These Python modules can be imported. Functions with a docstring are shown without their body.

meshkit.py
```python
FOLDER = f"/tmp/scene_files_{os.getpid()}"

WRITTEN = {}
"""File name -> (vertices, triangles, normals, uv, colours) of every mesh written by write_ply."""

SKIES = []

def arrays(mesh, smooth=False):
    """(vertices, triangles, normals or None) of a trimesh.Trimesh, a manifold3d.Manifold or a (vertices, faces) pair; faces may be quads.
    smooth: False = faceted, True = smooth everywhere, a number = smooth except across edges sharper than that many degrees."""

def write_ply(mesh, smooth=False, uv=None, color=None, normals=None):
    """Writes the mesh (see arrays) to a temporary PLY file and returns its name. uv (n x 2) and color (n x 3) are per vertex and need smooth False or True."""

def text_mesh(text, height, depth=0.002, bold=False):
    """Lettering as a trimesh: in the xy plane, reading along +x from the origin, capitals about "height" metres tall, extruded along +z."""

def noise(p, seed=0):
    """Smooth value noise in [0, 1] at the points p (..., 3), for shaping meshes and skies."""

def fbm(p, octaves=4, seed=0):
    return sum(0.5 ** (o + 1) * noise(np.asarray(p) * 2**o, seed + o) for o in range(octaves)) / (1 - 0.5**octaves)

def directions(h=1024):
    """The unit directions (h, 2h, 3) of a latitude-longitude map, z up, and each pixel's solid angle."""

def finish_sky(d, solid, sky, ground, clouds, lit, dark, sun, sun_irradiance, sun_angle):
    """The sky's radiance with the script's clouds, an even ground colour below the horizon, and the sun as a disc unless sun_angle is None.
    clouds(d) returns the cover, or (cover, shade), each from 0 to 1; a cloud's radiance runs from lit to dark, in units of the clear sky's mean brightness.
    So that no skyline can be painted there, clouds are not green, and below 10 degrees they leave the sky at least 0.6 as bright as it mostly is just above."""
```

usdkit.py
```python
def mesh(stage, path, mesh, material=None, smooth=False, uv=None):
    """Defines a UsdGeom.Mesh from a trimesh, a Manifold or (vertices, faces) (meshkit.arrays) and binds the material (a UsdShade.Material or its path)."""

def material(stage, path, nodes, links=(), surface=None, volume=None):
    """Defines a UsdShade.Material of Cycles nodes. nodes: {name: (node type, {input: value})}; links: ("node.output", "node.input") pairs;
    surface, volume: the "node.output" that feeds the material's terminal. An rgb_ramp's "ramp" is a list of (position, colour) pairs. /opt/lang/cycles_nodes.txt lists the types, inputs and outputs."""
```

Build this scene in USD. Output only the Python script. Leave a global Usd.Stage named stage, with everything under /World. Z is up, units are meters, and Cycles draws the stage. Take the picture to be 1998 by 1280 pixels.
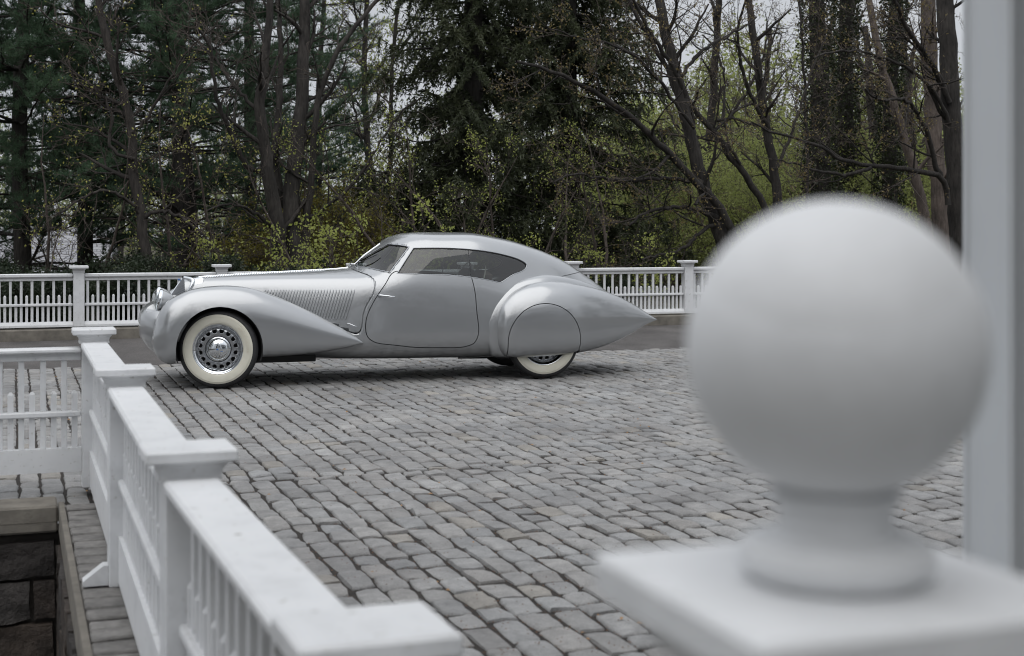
import math, random
import numpy as np, trimesh, manifold3d as m3, usdkit, meshkit
from shapely.geometry import Polygon, LineString, Point
from pxr import Usd, UsdGeom, UsdLux, UsdShade, Gf, Sdf, Vt

# ------------------------------------------------------------------ camera, sky, sun, exposure
stage = Usd.Stage.CreateInMemory()
UsdGeom.SetStageUpAxis(stage, 'Z'); UsdGeom.SetStageMetersPerUnit(stage, 1.0)
UsdGeom.Xform.Define(stage, '/World'); UsdGeom.Scope.Define(stage, '/World/Looks')

PW, PH, FPX, YH = 1998.0, 1280.0, 2800.0, 440.0
EYE = 1.6
YAW = math.radians(19.2)
CY, SY = math.cos(YAW), math.sin(YAW)
cam = UsdGeom.Camera.Define(stage, '/World/camera')
FOC = 50.0
HA = FOC * PW / FPX
cam.CreateFocalLengthAttr(FOC); cam.CreateHorizontalApertureAttr(HA)
cam.CreateVerticalApertureAttr(HA * 656 / 1024)
cam.CreateVerticalApertureOffsetAttr(-HA * (640.0 - YH) / PW)
cam.CreateFStopAttr(3.6); cam.CreateFocusDistanceAttr(14.8)
cam.CreateExposureAttr(-0.10)
cam.AddTranslateOp().Set(Gf.Vec3d(0, 0, EYE))
cam.AddRotateXYZOp().Set(Gf.Vec3f(90, 0, -math.degrees(YAW)))

SUN_EL, SUN_AZ = math.radians(66), math.radians(212)       # towards the sun, azimuth from +y clockwise
SKY_STRENGTH = 0.09
usdkit.material(stage, '/World/Looks/sky_look', {
    'sky': ('sky_texture', {'sky_type': 'single_scattering', 'sun_disc': False, 'sun_elevation': SUN_EL, 'sun_rotation': SUN_AZ, 'air_density': 1.0, 'aerosol_density': 2.0, 'ozone_density': 1.0}),
    'tc': ('texture_coordinate', {}), 'sx': ('separate_xyz', {}),
    'nz': ('noise_texture', {'scale': 2.2, 'detail': 5.0, 'roughness': 0.55}),
    'cl': ('rgb_ramp', {'ramp': [(0.25, (0.80, 0.84, 0.91)), (0.75, (1.05, 1.08, 1.12))]}),
    # overcast: the cloud deck brightens evenly towards the zenith
    'ov': ('map_range', {'range_type': 'smoothstep', 'from_min': 0.15, 'from_max': 0.95, 'to_min': 7.6, 'to_max': 18.0, 'clamp': True}),
    'ml': ('vector_math', {'math_type': 'scale'}),
    'mx': ('mix_color', {'fac': 0.95}),
    'bg': ('background_shader', {'strength': SKY_STRENGTH})},
    [('tc.generated', 'nz.vector'), ('tc.generated', 'sx.vector'), ('sx.z', 'ov.value'), ('nz.fac', 'cl.fac'), ('cl.color', 'ml.vector1'), ('ov.result', 'ml.scale'), ('sky.color', 'mx.a'), ('ml.vector', 'mx.b'), ('mx.result', 'bg.color')], surface='bg.background')
dome = UsdLux.DomeLight.Define(stage, '/World/sky')
UsdShade.MaterialBindingAPI.Apply(dome.GetPrim()).Bind(UsdShade.Material.Get(stage, '/World/Looks/sky_look'))
dome.GetPrim().SetCustomDataByKey('kind', 'structure')
sun = UsdLux.DistantLight.Define(stage, '/World/sun')
sun.CreateNormalizeAttr(True); sun.CreateIntensityAttr(0.40); sun.CreateAngleAttr(70.0); sun.CreateColorAttr(Gf.Vec3f(1.0, 0.97, 0.93))
_d = Gf.Vec3d(math.sin(SUN_AZ) * math.cos(SUN_EL), math.cos(SUN_AZ) * math.cos(SUN_EL), math.sin(SUN_EL))
sun.AddTransformOp().Set(Gf.Matrix4d(1.0).SetRotate(Gf.Rotation(Gf.Vec3d(0, 0, 1), _d)))

# ------------------------------------------------------------------ helpers
_names = {}
def numbered(path):
    n = _names.get(path, 0); _names[path] = n + 1
    return path if n == 0 else f'{path}_{n:03d}'
def tag(prim, label=None, cat=None, group=None, kind=None):
    for k, v in (('label', label), ('category', cat), ('group', group), ('kind', kind)):
        if v: prim.SetCustomDataByKey(k, v)
    return prim
def path_of(parent): return '/World' if parent is None else (parent if isinstance(parent, str) else str(parent.GetPath()))
def thing(name, label=None, cat=None, loc=(0, 0, 0), rotz=0.0, group=None, kind=None, parent=None):
    x = UsdGeom.Xform.Define(stage, numbered(path_of(parent) + '/' + name))
    if loc != (0, 0, 0) or rotz:
        x.AddTranslateOp().Set(Gf.Vec3d(*map(float, loc))); x.AddRotateZOp().Set(float(math.degrees(rotz)))
    return tag(x.GetPrim(), label, cat, group, kind)
def obj(name, mesh, mat, parent=None, smooth=False, label=None, cat=None, group=None, kind=None):
    m = usdkit.mesh(stage, numbered(path_of(parent) + '/' + name), mesh, M[mat], smooth=smooth)
    return tag(m.GetPrim(), label, cat, group, kind)
def copy_of(root, loc, rotz, label=None, group=None, scale=None):
    was = root.GetCustomData()
    x = UsdGeom.Xform.Define(stage, numbered(str(root.GetPath()).rstrip('0123456789').rstrip('_')))
    p = x.GetPrim(); p.GetReferences().AddInternalReference(root.GetPath()); p.SetInstanceable(True)
    x.ClearXformOpOrder()
    mt = Gf.Matrix4d(1.0); mt.SetRotate(Gf.Rotation(Gf.Vec3d(0, 0, 1), math.degrees(rotz)))
    if scale: mt = Gf.Matrix4d(1.0).SetScale(Gf.Vec3d(*scale)) * mt
    mt.SetTranslateOnly(Gf.Vec3d(*loc))
    x.AddTransformOp(opSuffix='copy').Set(mt)
    return tag(p, label or was.get('label'), was.get('category'), group or was.get('group'))
def at(px, py, z=0.0):
    """the point of the level plane z seen at a pixel of the photograph"""
    a, Z = (px - 999) / FPX, (EYE - z) * FPX / (py - YH)
    return np.array([Z * (a * CY + SY), Z * (CY - a * SY), z])
def aty(px, py, y):
    """the point of the upright plane y seen at a pixel of the photograph"""
    a = (px - 999) / FPX; Z = y / (CY - a * SY)
    return np.array([Z * (a * CY + SY), y, EYE - (py - YH) / FPX * Z])

def cbox(sx, sy, sz, c=0.003, center=(0, 0, 0)):
    """box with chamfered edges"""
    pts = []
    for a in (-1, 1):
        for b in (-1, 1):
            for d in (-1, 1):
                x, y, z = a * sx / 2, b * sy / 2, d * sz / 2
                pts += [(x - a * c, y - b * c, z), (x - a * c, y, z - d * c), (x, y - b * c, z - d * c)]
    h = m3.Manifold.hull_points(np.array(pts) + np.array(center))
    return h
def tri(m):
    if hasattr(m, 'to_mesh'):
        k = m.to_mesh(); return trimesh.Trimesh(k.vert_properties[:, :3], k.tri_verts, process=False)
    return m
def join(ms): return trimesh.util.concatenate([tri(m) for m in ms])
def prism(poly, lo, hi, axis='y'):
    """extrude a shapely polygon drawn in (u, z) along v = y (axis 'y'), or drawn in (v, z) along x (axis 'x'), or (x, y) along z"""
    polys = getattr(poly, 'geoms', [poly])
    out = m3.Manifold()
    for p in polys:
        cs = m3.CrossSection([np.array(p.exterior.coords)[:-1]] + [np.array(r.coords)[:-1] for r in p.interiors], m3.FillRule.EvenOdd)
        e = m3.Manifold.extrude(cs, hi - lo).translate((0, 0, lo))
        if axis == 'y':   # (a, b, h) -> (a, h, b)
            e = e.transform(np.array([[1, 0, 0, 0], [0, 0, 1, 0], [0, 1, 0, 0]], float))
        elif axis == 'x':  # (a, b, h) -> (h, a, b)
            e = e.transform(np.array([[0, 0, 1, 0], [1, 0, 0, 0], [0, 1, 0, 0]], float))
        out = out + e
    return out
def revolve(profile, n=48, close=False):
    """lathe of (r, z) points round z"""
    p = np.array(profile, float); k = len(p)
    t = np.arange(n) * 2 * math.pi / n
    v = np.stack([p[None, :, 0] * np.cos(t)[:, None], p[None, :, 0] * np.sin(t)[:, None], np.broadcast_to(p[None, :, 1], (n, k))], -1).reshape(-1, 3)
    i, j = np.meshgrid(np.arange(n), np.arange(k if close else k - 1), indexing='ij')
    a, b = i * k + j, ((i + 1) % n) * k + j
    c, d = ((i + 1) % n) * k + (j + 1) % k, i * k + (j + 1) % k
    f = np.stack([a, b, c, d], -1).reshape(-1, 4)
    f = np.vstack([f[:, [0, 1, 2]], f[:, [0, 2, 3]]])
    m = trimesh.Trimesh(v, f, process=False); m.merge_vertices(); m.update_faces(m.nondegenerate_faces())
    return m
def tube_arrays(p, r, sides=5):
    p = np.asarray(p, float); r = np.broadcast_to(np.asarray(r, float), (len(p),))
    t = np.empty_like(p); t[1:-1] = p[2:] - p[:-2]; t[0] = p[1] - p[0]; t[-1] = p[-1] - p[-2]
    t /= np.sqrt((t * t).sum(1))[:, None] + 1e-12
    ref = np.array([0, 0, 1.0]) if abs(t[len(t) // 2, 2]) < 0.8 else np.array([1.0, 0.2, 0])
    a = np.cross(t, ref); a /= np.sqrt((a * a).sum(1))[:, None] + 1e-12
    b = np.cross(t, a)
    g = np.arange(sides) * 2 * math.pi / sides
    v = p[:, None] + r[:, None, None] * (np.cos(g)[None, :, None] * a[:, None] + np.sin(g)[None, :, None] * b[:, None])
    n = len(p)
    i, j = np.meshgrid(np.arange(n - 1), np.arange(sides), indexing='ij'); i, j = i.ravel(), j.ravel()
    q = np.stack([i * sides + j, (i + 1) * sides + j, (i + 1) * sides + (j + 1) % sides, i * sides + (j + 1) % sides], -1)
    return v.reshape(-1, 3), np.vstack([q[:, [0, 1, 2]], q[:, [0, 2, 3]]])
def tube(p, r, sides=6, caps=True):
    v, f = tube_arrays(p, r, sides)
    if caps:
        n = len(v); v = np.vstack([v, p[0], p[-1]])
        k = np.arange(sides)
        f = np.vstack([f, np.stack([np.full(sides, n), k, (k + 1) % sides], -1), np.stack([np.full(sides, n + 1), n - sides + (k + 1) % sides, n - sides + k], -1)])
    return trimesh.Trimesh(v, f, process=False)
def smooth_curve(pts, n=60, closed=False):
    from scipy.interpolate import splprep, splev
    p = np.array(pts, float)
    if closed: p = np.vstack([p, p[:1]])
    tck, _ = splprep(p.T, s=0, k=min(3, len(p) - 1), per=closed)
    return np.array(splev(np.linspace(0, 1, n), tck)).T

# ------------------------------------------------------------------ materials
M = {}
def mat(name, nodes, links, surface='p.BSDF', volume=None):
    M[name] = usdkit.material(stage, '/World/Looks/' + name, nodes, links, surface=surface, volume=volume)
def simple(name, color, rough=0.5, var=0.0, scale=6.0, metallic=0.0, bump=0.0, bscale=60.0, detail=4.0, spec=0.5, coat=0.0, random_fac=0.0, tint=None):
    lo, hi = [c * (1 - var) for c in color], [min(1, c * (1 + var)) for c in color]
    nodes = {'g': ('geometry', {}), 'n': ('noise_texture', {'scale': scale, 'detail': detail, 'roughness': 0.6}),
             'r': ('rgb_ramp', {'ramp': [(0.3, lo), (0.7, hi)]}),
             'p': ('principled_bsdf', {'roughness': rough, 'metallic': metallic, 'specular_ior_level': spec, 'coat_weight': coat})}
    links = [('g.position', 'n.vector'), ('n.fac', 'r.fac')]
    src = 'r.color'
    if random_fac:
        nodes['oi'] = ('object_info', {}); nodes['rr'] = ('rgb_ramp', {'ramp': [(0, [1 - random_fac] * 3), (0.5, tint or [1, 1, 1]), (1, [1 + random_fac] * 3)]})
        nodes['mm'] = ('mix_color', {'blend_type': 'multiply', 'fac': 1.0})
        links += [('oi.random', 'rr.fac'), (src, 'mm.a'), ('rr.color', 'mm.b')]; src = 'mm.result'
    links.append((src, 'p.base_color'))
    if bump:
        nodes['bn'] = ('noise_texture', {'scale': bscale, 'detail': 5.0, 'roughness': 0.65})
        nodes['b'] = ('bump', {'strength': 0.6, 'distance': bump})
        links += [('g.position', 'bn.vector'), ('bn.fac', 'b.height'), ('b.normal', 'p.normal')]
    mat(name, nodes, links)

# white paint with thin grime and the odd stain
mat('white_paint', {
    'g': ('geometry', {}),
    'n1': ('noise_texture', {'scale': 7.0, 'detail': 6.0, 'roughness': 0.7}), 'r1': ('rgb_ramp', {'ramp': [(0.3, (0.53, 0.536, 0.545)), (0.5, (0.61, 0.617, 0.627)), (0.75, (0.64, 0.643, 0.648))]}),
    'n2': ('noise_texture', {'scale': 30.0, 'detail': 4.0, 'roughness': .65}), 'r2': ('rgb_ramp', {'ramp': [(0.0, (1, 1, 1)), (0.62, (1, 1, 1)), (0.68, (0.80, 0.79, 0.76)), (0.74, (0.42, 0.41, 0.38))]}),
    'm': ('mix_color', {'blend_type': 'multiply', 'fac': 1.0}),
    'bn': ('noise_texture', {'scale': 90.0, 'detail': 3.0}), 'b': ('bump', {'strength': 0.25, 'distance': 0.002}),
    'p': ('principled_bsdf', {'roughness': 0.42})},
    [('g.position', 'n1.vector'), ('n1.fac', 'r1.fac'), ('g.position', 'n2.vector'), ('n2.fac', 'r2.fac'), ('r1.color', 'm.a'), ('r2.color', 'm.b'), ('m.result', 'p.base_color'),
     ('g.position', 'bn.vector'), ('bn.fac', 'b.height'), ('b.normal', 'p.normal')])
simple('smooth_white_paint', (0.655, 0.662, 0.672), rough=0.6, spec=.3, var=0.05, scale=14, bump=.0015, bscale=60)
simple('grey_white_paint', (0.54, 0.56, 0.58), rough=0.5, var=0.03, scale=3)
def stone_mat(name, lo, hi, pit=(0.10, 0.10, 0.11)):
    mat(name, {
        'g': ('geometry', {}), 'oi': ('object_info', {}),
        'n1': ('noise_texture', {'scale': 9.0, 'detail': 6.0, 'roughness': 0.7}), 'r1': ('rgb_ramp', {'ramp': [(0.28, lo), (0.68, hi)]}),
        'n2': ('noise_texture', {'scale': 160.0, 'detail': 2.0}), 'r2': ('rgb_ramp', {'ramp': [(0.3, (0.72, 0.72, 0.73)), (0.7, (1.15, 1.14, 1.12))]}),
        'n3': ('noise_texture', {'scale': 1.1, 'detail': 3.0}), 'r3': ('rgb_ramp', {'ramp': [(0.3, (0.72, 0.72, 0.725)), (0.7, (1.08, 1.08, 1.07))]}),
        'att': ('attribute', {'attribute': 'tone'}),
        'm': ('mix_color', {'blend_type': 'multiply', 'fac': 1.0}), 'm2': ('mix_color', {'blend_type': 'multiply', 'fac': 1.0}), 'm3': ('mix_color', {'blend_type': 'multiply', 'fac': 1.0}),
        'bn': ('noise_texture', {'scale': 55.0, 'detail': 6.0, 'roughness': 0.7}), 'b': ('bump', {'strength': 0.7, 'distance': 0.012}),
        'p': ('principled_bsdf', {'roughness': 0.58, 'specular_ior_level': 0.45})},
        [('g.position', 'n1.vector'), ('n1.fac', 'r1.fac'), ('g.position', 'n2.vector'), ('n2.fac', 'r2.fac'), ('g.position', 'n3.vector'), ('n3.fac', 'r3.fac'),
         ('r1.color', 'm.a'), ('r2.color', 'm.b'), ('m.result', 'm2.a'), ('r3.color', 'm2.b'), ('m2.result', 'm3.a'), ('att.color', 'm3.b'), ('m3.result', 'p.base_color'),
         ('g.position', 'bn.vector'), ('bn.fac', 'b.height'), ('b.normal', 'p.normal')])
stone_mat('cobble_stone', (0.172, 0.171, 0.170), (0.31, 0.307, 0.303))
simple('joint_soil', (0.020, 0.016, 0.013), rough=0.95, var=0.5, scale=22, bump=0.02, bscale=80)
simple('moss', (0.05, 0.06, 0.022), rough=0.95, var=0.5, scale=22, bump=0.02, bscale=80)
mat('asphalt', {'g': ('geometry', {}), 'n': ('noise_texture', {'scale': 2.2, 'detail': 5.0}), 'r': ('rgb_ramp', {'ramp': [(0.3, (0.06, 0.055, 0.053)), (0.7, (0.12, 0.111, 0.107))]}),
    'v': ('noise_texture', {'scale': 70.0, 'detail': 4.0, 'roughness': 0.75}), 'rv': ('rgb_ramp', {'ramp': [(0.3, (0.55, 0.55, 0.55)), (0.6, (1, 1, 1)), (0.75, (1.7, 1.65, 1.6))]}),
    'm': ('mix_color', {'blend_type': 'multiply', 'fac': 1.0}), 'b': ('bump', {'strength': 0.8, 'distance': 0.02}), 'p': ('principled_bsdf', {'roughness': 0.75})},
    [('g.position', 'n.vector'), ('n.fac', 'r.fac'), ('g.position', 'v.vector'), ('v.fac', 'rv.fac'), ('r.color', 'm.a'), ('rv.color', 'm.b'), ('m.result', 'p.base_color'), ('v.fac', 'b.height'), ('b.normal', 'p.normal')])
simple('concrete', (0.145, 0.132, 0.112), rough=0.85, var=0.3, scale=8, bump=0.006, bscale=60)
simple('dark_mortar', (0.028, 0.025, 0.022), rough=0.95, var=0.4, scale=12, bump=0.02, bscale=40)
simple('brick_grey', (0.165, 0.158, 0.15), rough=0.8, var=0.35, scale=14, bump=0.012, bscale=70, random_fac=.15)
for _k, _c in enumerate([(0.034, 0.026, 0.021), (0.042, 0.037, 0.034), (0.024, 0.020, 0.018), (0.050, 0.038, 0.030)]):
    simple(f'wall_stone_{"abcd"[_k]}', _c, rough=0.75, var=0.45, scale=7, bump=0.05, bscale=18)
simple('black_rubber', (0.018, 0.018, 0.019), rough=0.65, var=0.2, scale=20)
simple('whitewall', (0.58, 0.56, 0.475), rough=0.55, var=0.06, scale=9)
simple('whitewall_lettering', (0.54, 0.50, 0.40), rough=0.6, var=0.03, scale=9)
simple('chrome', (0.66, 0.68, 0.70), rough=0.09, metallic=1.0)
simple('satin_chrome', (0.36, 0.37, 0.385), rough=0.22, metallic=1.0)
simple('dark_steel', (0.03, 0.03, 0.032), rough=0.5, metallic=0.4)
simple('underbody_black', (0.012, 0.012, 0.012), rough=0.8)
simple('seal_black', (0.015, 0.015, 0.016), rough=0.5)
simple('blue_enamel', (0.05, 0.13, 0.33), rough=0.25, coat=1.0)
simple('seat_leather', (0.09, 0.06, 0.045), rough=0.5, var=0.15, scale=10)
simple('interior_grey', (0.022, 0.022, 0.023), rough=0.7)
simple('steering_white', (0.6, 0.58, 0.5), rough=0.4)
mat('silver_paint', {'g': ('geometry', {}), 'n': ('noise_texture', {'scale': 900.0, 'detail': 1.0}), 'r': ('rgb_ramp', {'ramp': [(0.3, (0.28, 0.287, 0.293)), (0.7, (0.315, 0.322, 0.328))]}),
    'p': ('principled_bsdf', {'metallic': 0.7, 'roughness': 0.28, 'coat_weight': 1.0, 'coat_roughness': 0.03, 'coat_ior': 1.5})},
    [('g.position', 'n.vector'), ('n.fac', 'r.fac'), ('r.color', 'p.base_color')])
def pane_mat(name, tint, f0):
    mat(name, {'t': ('transparent_bsdf', {'color': tint}), 'g': ('glossy_bsdf', {'color': (1, 1, 1), 'roughness': 0.0}), 'lw': ('layer_weight', {'blend': 0.5}), 'pw': ('math', {'math_type': 'power', 'value2': 5.0}), 'ma': ('math', {'math_type': 'multiply_add', 'value2': 1 - f0, 'value3': f0}), 'm': ('mix_closure', {})},
        [('lw.facing', 'pw.value1'), ('pw.value', 'ma.value1'), ('ma.value', 'm.fac'), ('t.BSDF', 'm.closure1'), ('g.BSDF', 'm.closure2')], surface='m.closure')
pane_mat('window_glass', (0.40, 0.43, 0.425), 0.065)
pane_mat('lamp_glass', (0.85, 0.87, 0.87), 0.05)
# ------------------------------------------------------------------ ground
rng = np.random.default_rng(7)
RX = 0.462            # line of the side railing
FENCE_Y = 19.23
WELL = (-4.5, 0.245, 3.2, 8.39)   # x0, x1, y0, y1 of the sunken area
def ground_z(x, y):
    """the drive is level; it rises to the far railing and falls away into the wood behind it"""
    y = np.asarray(y, float)
    z = np.interp(y, [-400, 17.0, 19.35, 21, 26, 34, 60, 400], [-0.05, -0.05, 0.14, 0.22, 0.10, -0.5, -1.6, -2.2])
    return z
def sheet(xs, ys, zf, hole=None):
    X, Y = np.meshgrid(xs, ys, indexing='ij'); Z = zf(X, Y)
    v = np.stack([X, Y, Z], -1).reshape(-1, 3); n, m = len(xs), len(ys)
    i, j = np.meshgrid(np.arange(n - 1), np.arange(m - 1), indexing='ij')
    if hole is not None:
        cx, cy = (np.array(xs)[:-1] + np.array(xs)[1:]) / 2, (np.array(ys)[:-1] + np.array(ys)[1:]) / 2
        keep = ~((cx[i] > hole[0]) & (cx[i] < hole[1]) & (cy[j] > hole[2]) & (cy[j] < hole[3]))
        i, j = i[keep], j[keep]
    i, j = i.ravel(), j.ravel()
    f = np.stack([i * m + j, (i + 1) * m + j, (i + 1) * m + j + 1, i * m + j + 1], -1)
    return trimesh.Trimesh(v, np.vstack([f[:, [0, 1, 2]], f[:, [0, 2, 3]]]), process=False)
def steps(a, b, s): return list(np.arange(a, b, s))
gx = sorted(set([-400, -150, -60, -25, -12, WELL[0], WELL[1]] + steps(-8, 26, 1.0) + [40, 70, 150, 400]))
gy = sorted(set([-400, -100, -30, -8, WELL[2], WELL[3]] + steps(-4, 17, 1.0) + [17.0, 17.6, 18.2, 18.8, 19.35, 20, 21, 22, 24, 26, 28, 31, 34, 40, 50, 60, 100, 200, 400]))
simple('forest_floor', (0.052, 0.045, 0.028), rough=0.95, var=0.5, scale=3, bump=0.08, bscale=9)
obj('ground', sheet(gx, gy, ground_z, hole=WELL), 'forest_floor', kind='structure')
# asphalt strip between the paving and the far railing, with a granite kerb under the railing
ax = sorted(set(steps(-30, 40, 1.0)))
obj('asphalt_strip', sheet(ax, [17.0, 17.3, 17.8, 18.3, 18.8, 19.05], lambda x, y: ground_z(x, y) + np.where(y < 17.1, 0.03, 0.03) + 0.012 * (meshkit.fbm(np.stack([x * .8, y * 2, x * 0], -1), 3) - .5)), 'asphalt', kind='structure')
kerb = thing('kerb', kind='structure')
x = -14.0
while x < 24:
    L = rng.uniform(1.4, 2.1)
    obj('kerb_stone', cbox(L - 0.012, 0.28, 0.30, 0.012, (x + L / 2, FENCE_Y - 0.02, 0.135 + rng.normal(0, .004))), 'concrete', kerb)
    x += L
# ------------------------------------------------------------------ the stone paving, stone by stone
def cobble_mesh(x0, x1, y0, y1, zt, r):
    """a pillow-topped stone: skirt, rounded shoulder, worn uneven top"""
    nx, ny = 4, 5
    gxs = np.array([0, .07, .5, .93, 1]); gys = np.array([0, .035, .35, .65, .965, 1])
    U, W = np.meshgrid(gxs, gys, indexing='ij')
    fx, fy = np.array([0, .80, 1, .80, 1e-9])[:, None] * np.ones_like(W), np.array([0, .8, 1, 1, .8, 1e-9])[None, :] * np.ones_like(U)
    sx, sy = x1 - x0, y1 - y0
    # corners pulled in
    cx, cy = (2 * U - 1), (2 * W - 1)
    pull = 1 - 0.085 * (abs(cx) ** 2) * (abs(cy) ** 6)
    skew = r.normal(0, .0042, 4)
    X = x0 + sx * (0.5 + 0.5 * cx * pull) + r.normal(0, .0026, U.shape) + skew[0] * cy + skew[1] * cx * cy
    Y = y0 + sy * (0.5 + 0.5 * cy * (1 - 0.022 * abs(cx) ** 3)) + r.normal(0, .003, U.shape) + skew[2] * cx + skew[3] * cx * cy
    Z = zt - 0.017 + 0.017 * np.clip(fx, 0, 1) ** .6 * np.clip(fy, 0, 1) ** .6 + r.normal(0, .0018, U.shape) * (fx > .1) * (fy > .1)
    Z = Z + r.normal(0, .0022) * cx + r.normal(0, .0025) * cy
    top = np.stack([X, Y, Z], -1).reshape(-1, 3)
    k, m = U.shape
    i, j = np.meshgrid(np.arange(k - 1), np.arange(m - 1), indexing='ij'); i, j = i.ravel(), j.ravel()
    f = np.stack([i * m + j, (i + 1) * m + j, (i + 1) * m + j + 1, i * m + j + 1], -1)
    ring = [a * m for a in range(k)] + [(k - 1) * m + b for b in range(1, m)] + [a * m + m - 1 for a in range(k - 2, -1, -1)] + [b for b in range(m - 2, 0, -1)]
    base = top[ring].copy(); base[:, 2] = -0.06; n0 = len(top)
    q = []
    for a in range(len(ring)):
        b = (a + 1) % len(ring); q.append((ring[a], n0 + a, n0 + b, ring[b]))
    f = np.vstack([f, np.array(q)])
    v = np.vstack([top, base])
    return v, np.vstack([f[:, [0, 1, 2]], f[:, [0, 2, 3]]])
stones = []
def pave(xa, xb, ya, yb, phase):
    x = xa + phase
    while x < xb:
        w = rng.uniform(0.125, 0.152); g = 0.0135
        y = ya + rng.uniform(-.25, 0)
        while y < yb:
            L = rng.choice([rng.uniform(.17, .22), rng.uniform(.21, .27), rng.uniform(.26, .33)], p=[.25, .5, .25])
            y0, y1 = max(y, ya), min(y + L - 0.0165, yb - 0.008)
            if y1 - y0 > 0.05:
                stones.append((x, x + w - g + rng.normal(0, .002), y0, y1))
            y += L
        x += w
JOINT_Y = 9.07
pave(.50, 13.6, JOINT_Y + 0.01, 17.0, 0.0)
pave(.50, 9.5, 4.2, JOINT_Y, 0.06)
pave(-4.3, .50, 8.46, 17.0, 0.03)
# a border course of stones along the sunken area
def seen(c):
    Z = c[0] * SY + c[1] * CY; a = (c[0] * CY - c[1] * SY) / max(Z, .1)
    return Z > 3 and abs(a) < 0.39 and (EYE * FPX / Z + YH) < 1330
keep = [s for s in stones if seen(((s[0] + s[1]) / 2, (s[2] + s[3]) / 2))]
def apparent(s):
    Z = s[0] * SY + s[2] * CY; px = 999 + FPX * ((s[0] * CY - s[2] * SY) / Z); py = YH + EYE * FPX / Z
    hid = (1290 < px and py < 1130) or (px < 560 and py > 860) or (px > 1230 and py > 1100) or (540 < px < 890 and py > 1160)  # behind the finial or the side railing
    return (0 if hid else 1) * (s[1] - s[0]) * (s[3] - s[2]) / Z ** 3
keep.sort(key=apparent, reverse=True)
def tone_of(r):
    b = float(np.clip(r.normal(1.0, .085), .76, 1.22)); w = r.normal(0, .010)
    t = (b * (1 + w), b, b * (1 - w))
    if r.random() < .04: t = (b * 1.05, b * 1.0, b * .92)
    return t
paving = thing('cobblestone_paving', kind='structure')
def set_tone(prim, tones, interp):
    UsdGeom.PrimvarsAPI(prim).CreatePrimvar('tone', Sdf.ValueTypeNames.Color3fArray, interp).Set(Vt.Vec3fArray([Gf.Vec3f(*map(float, t)) for t in tones]) if interp == 'constant' else Vt.Vec3fArray.FromNumpy(np.asarray(tones, np.float32)))
V, F, T, base = [], [], [], 0
for k, s in enumerate(keep):
    zt = float(np.clip(rng.normal(0.0, .003), -.006, .007))
    v, f = cobble_mesh(s[0], s[1], s[2], s[3], zt, rng)
    t = tone_of(rng)
    if k < 300:
        set_tone(obj('cobblestone', (v, f), 'cobble_stone', paving, smooth=50), [t], 'constant')
    else:
        V.append(v); F.append(f + base); T.append(np.tile(t, (len(v), 1))); base += len(v)
vv, ff, tt = np.vstack(V), np.vstack(F), np.vstack(T)
p_ = usdkit.mesh(stage, '/World/cobblestone_paving/further_cobblestones', (vv, ff), M['cobble_stone'], smooth=True)
set_tone(p_.GetPrim(), tt, 'vertex'); tag(p_.GetPrim(), kind='stuff')
obj('joint_bed', sheet(sorted(set(steps(-4.4, 14, .5) + [WELL[0], WELL[1]])), sorted(set(steps(4.2, 17.0, .5) + [8.40, 17.0])), lambda x, y: -0.0135 + 0.006 * (meshkit.fbm(np.stack([x * 9, y * 9, x * 0], -1), 3) - .5), hole=(WELL[0] - 1, 0.42, 0, 8.395)), 'joint_soil', paving)
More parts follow.
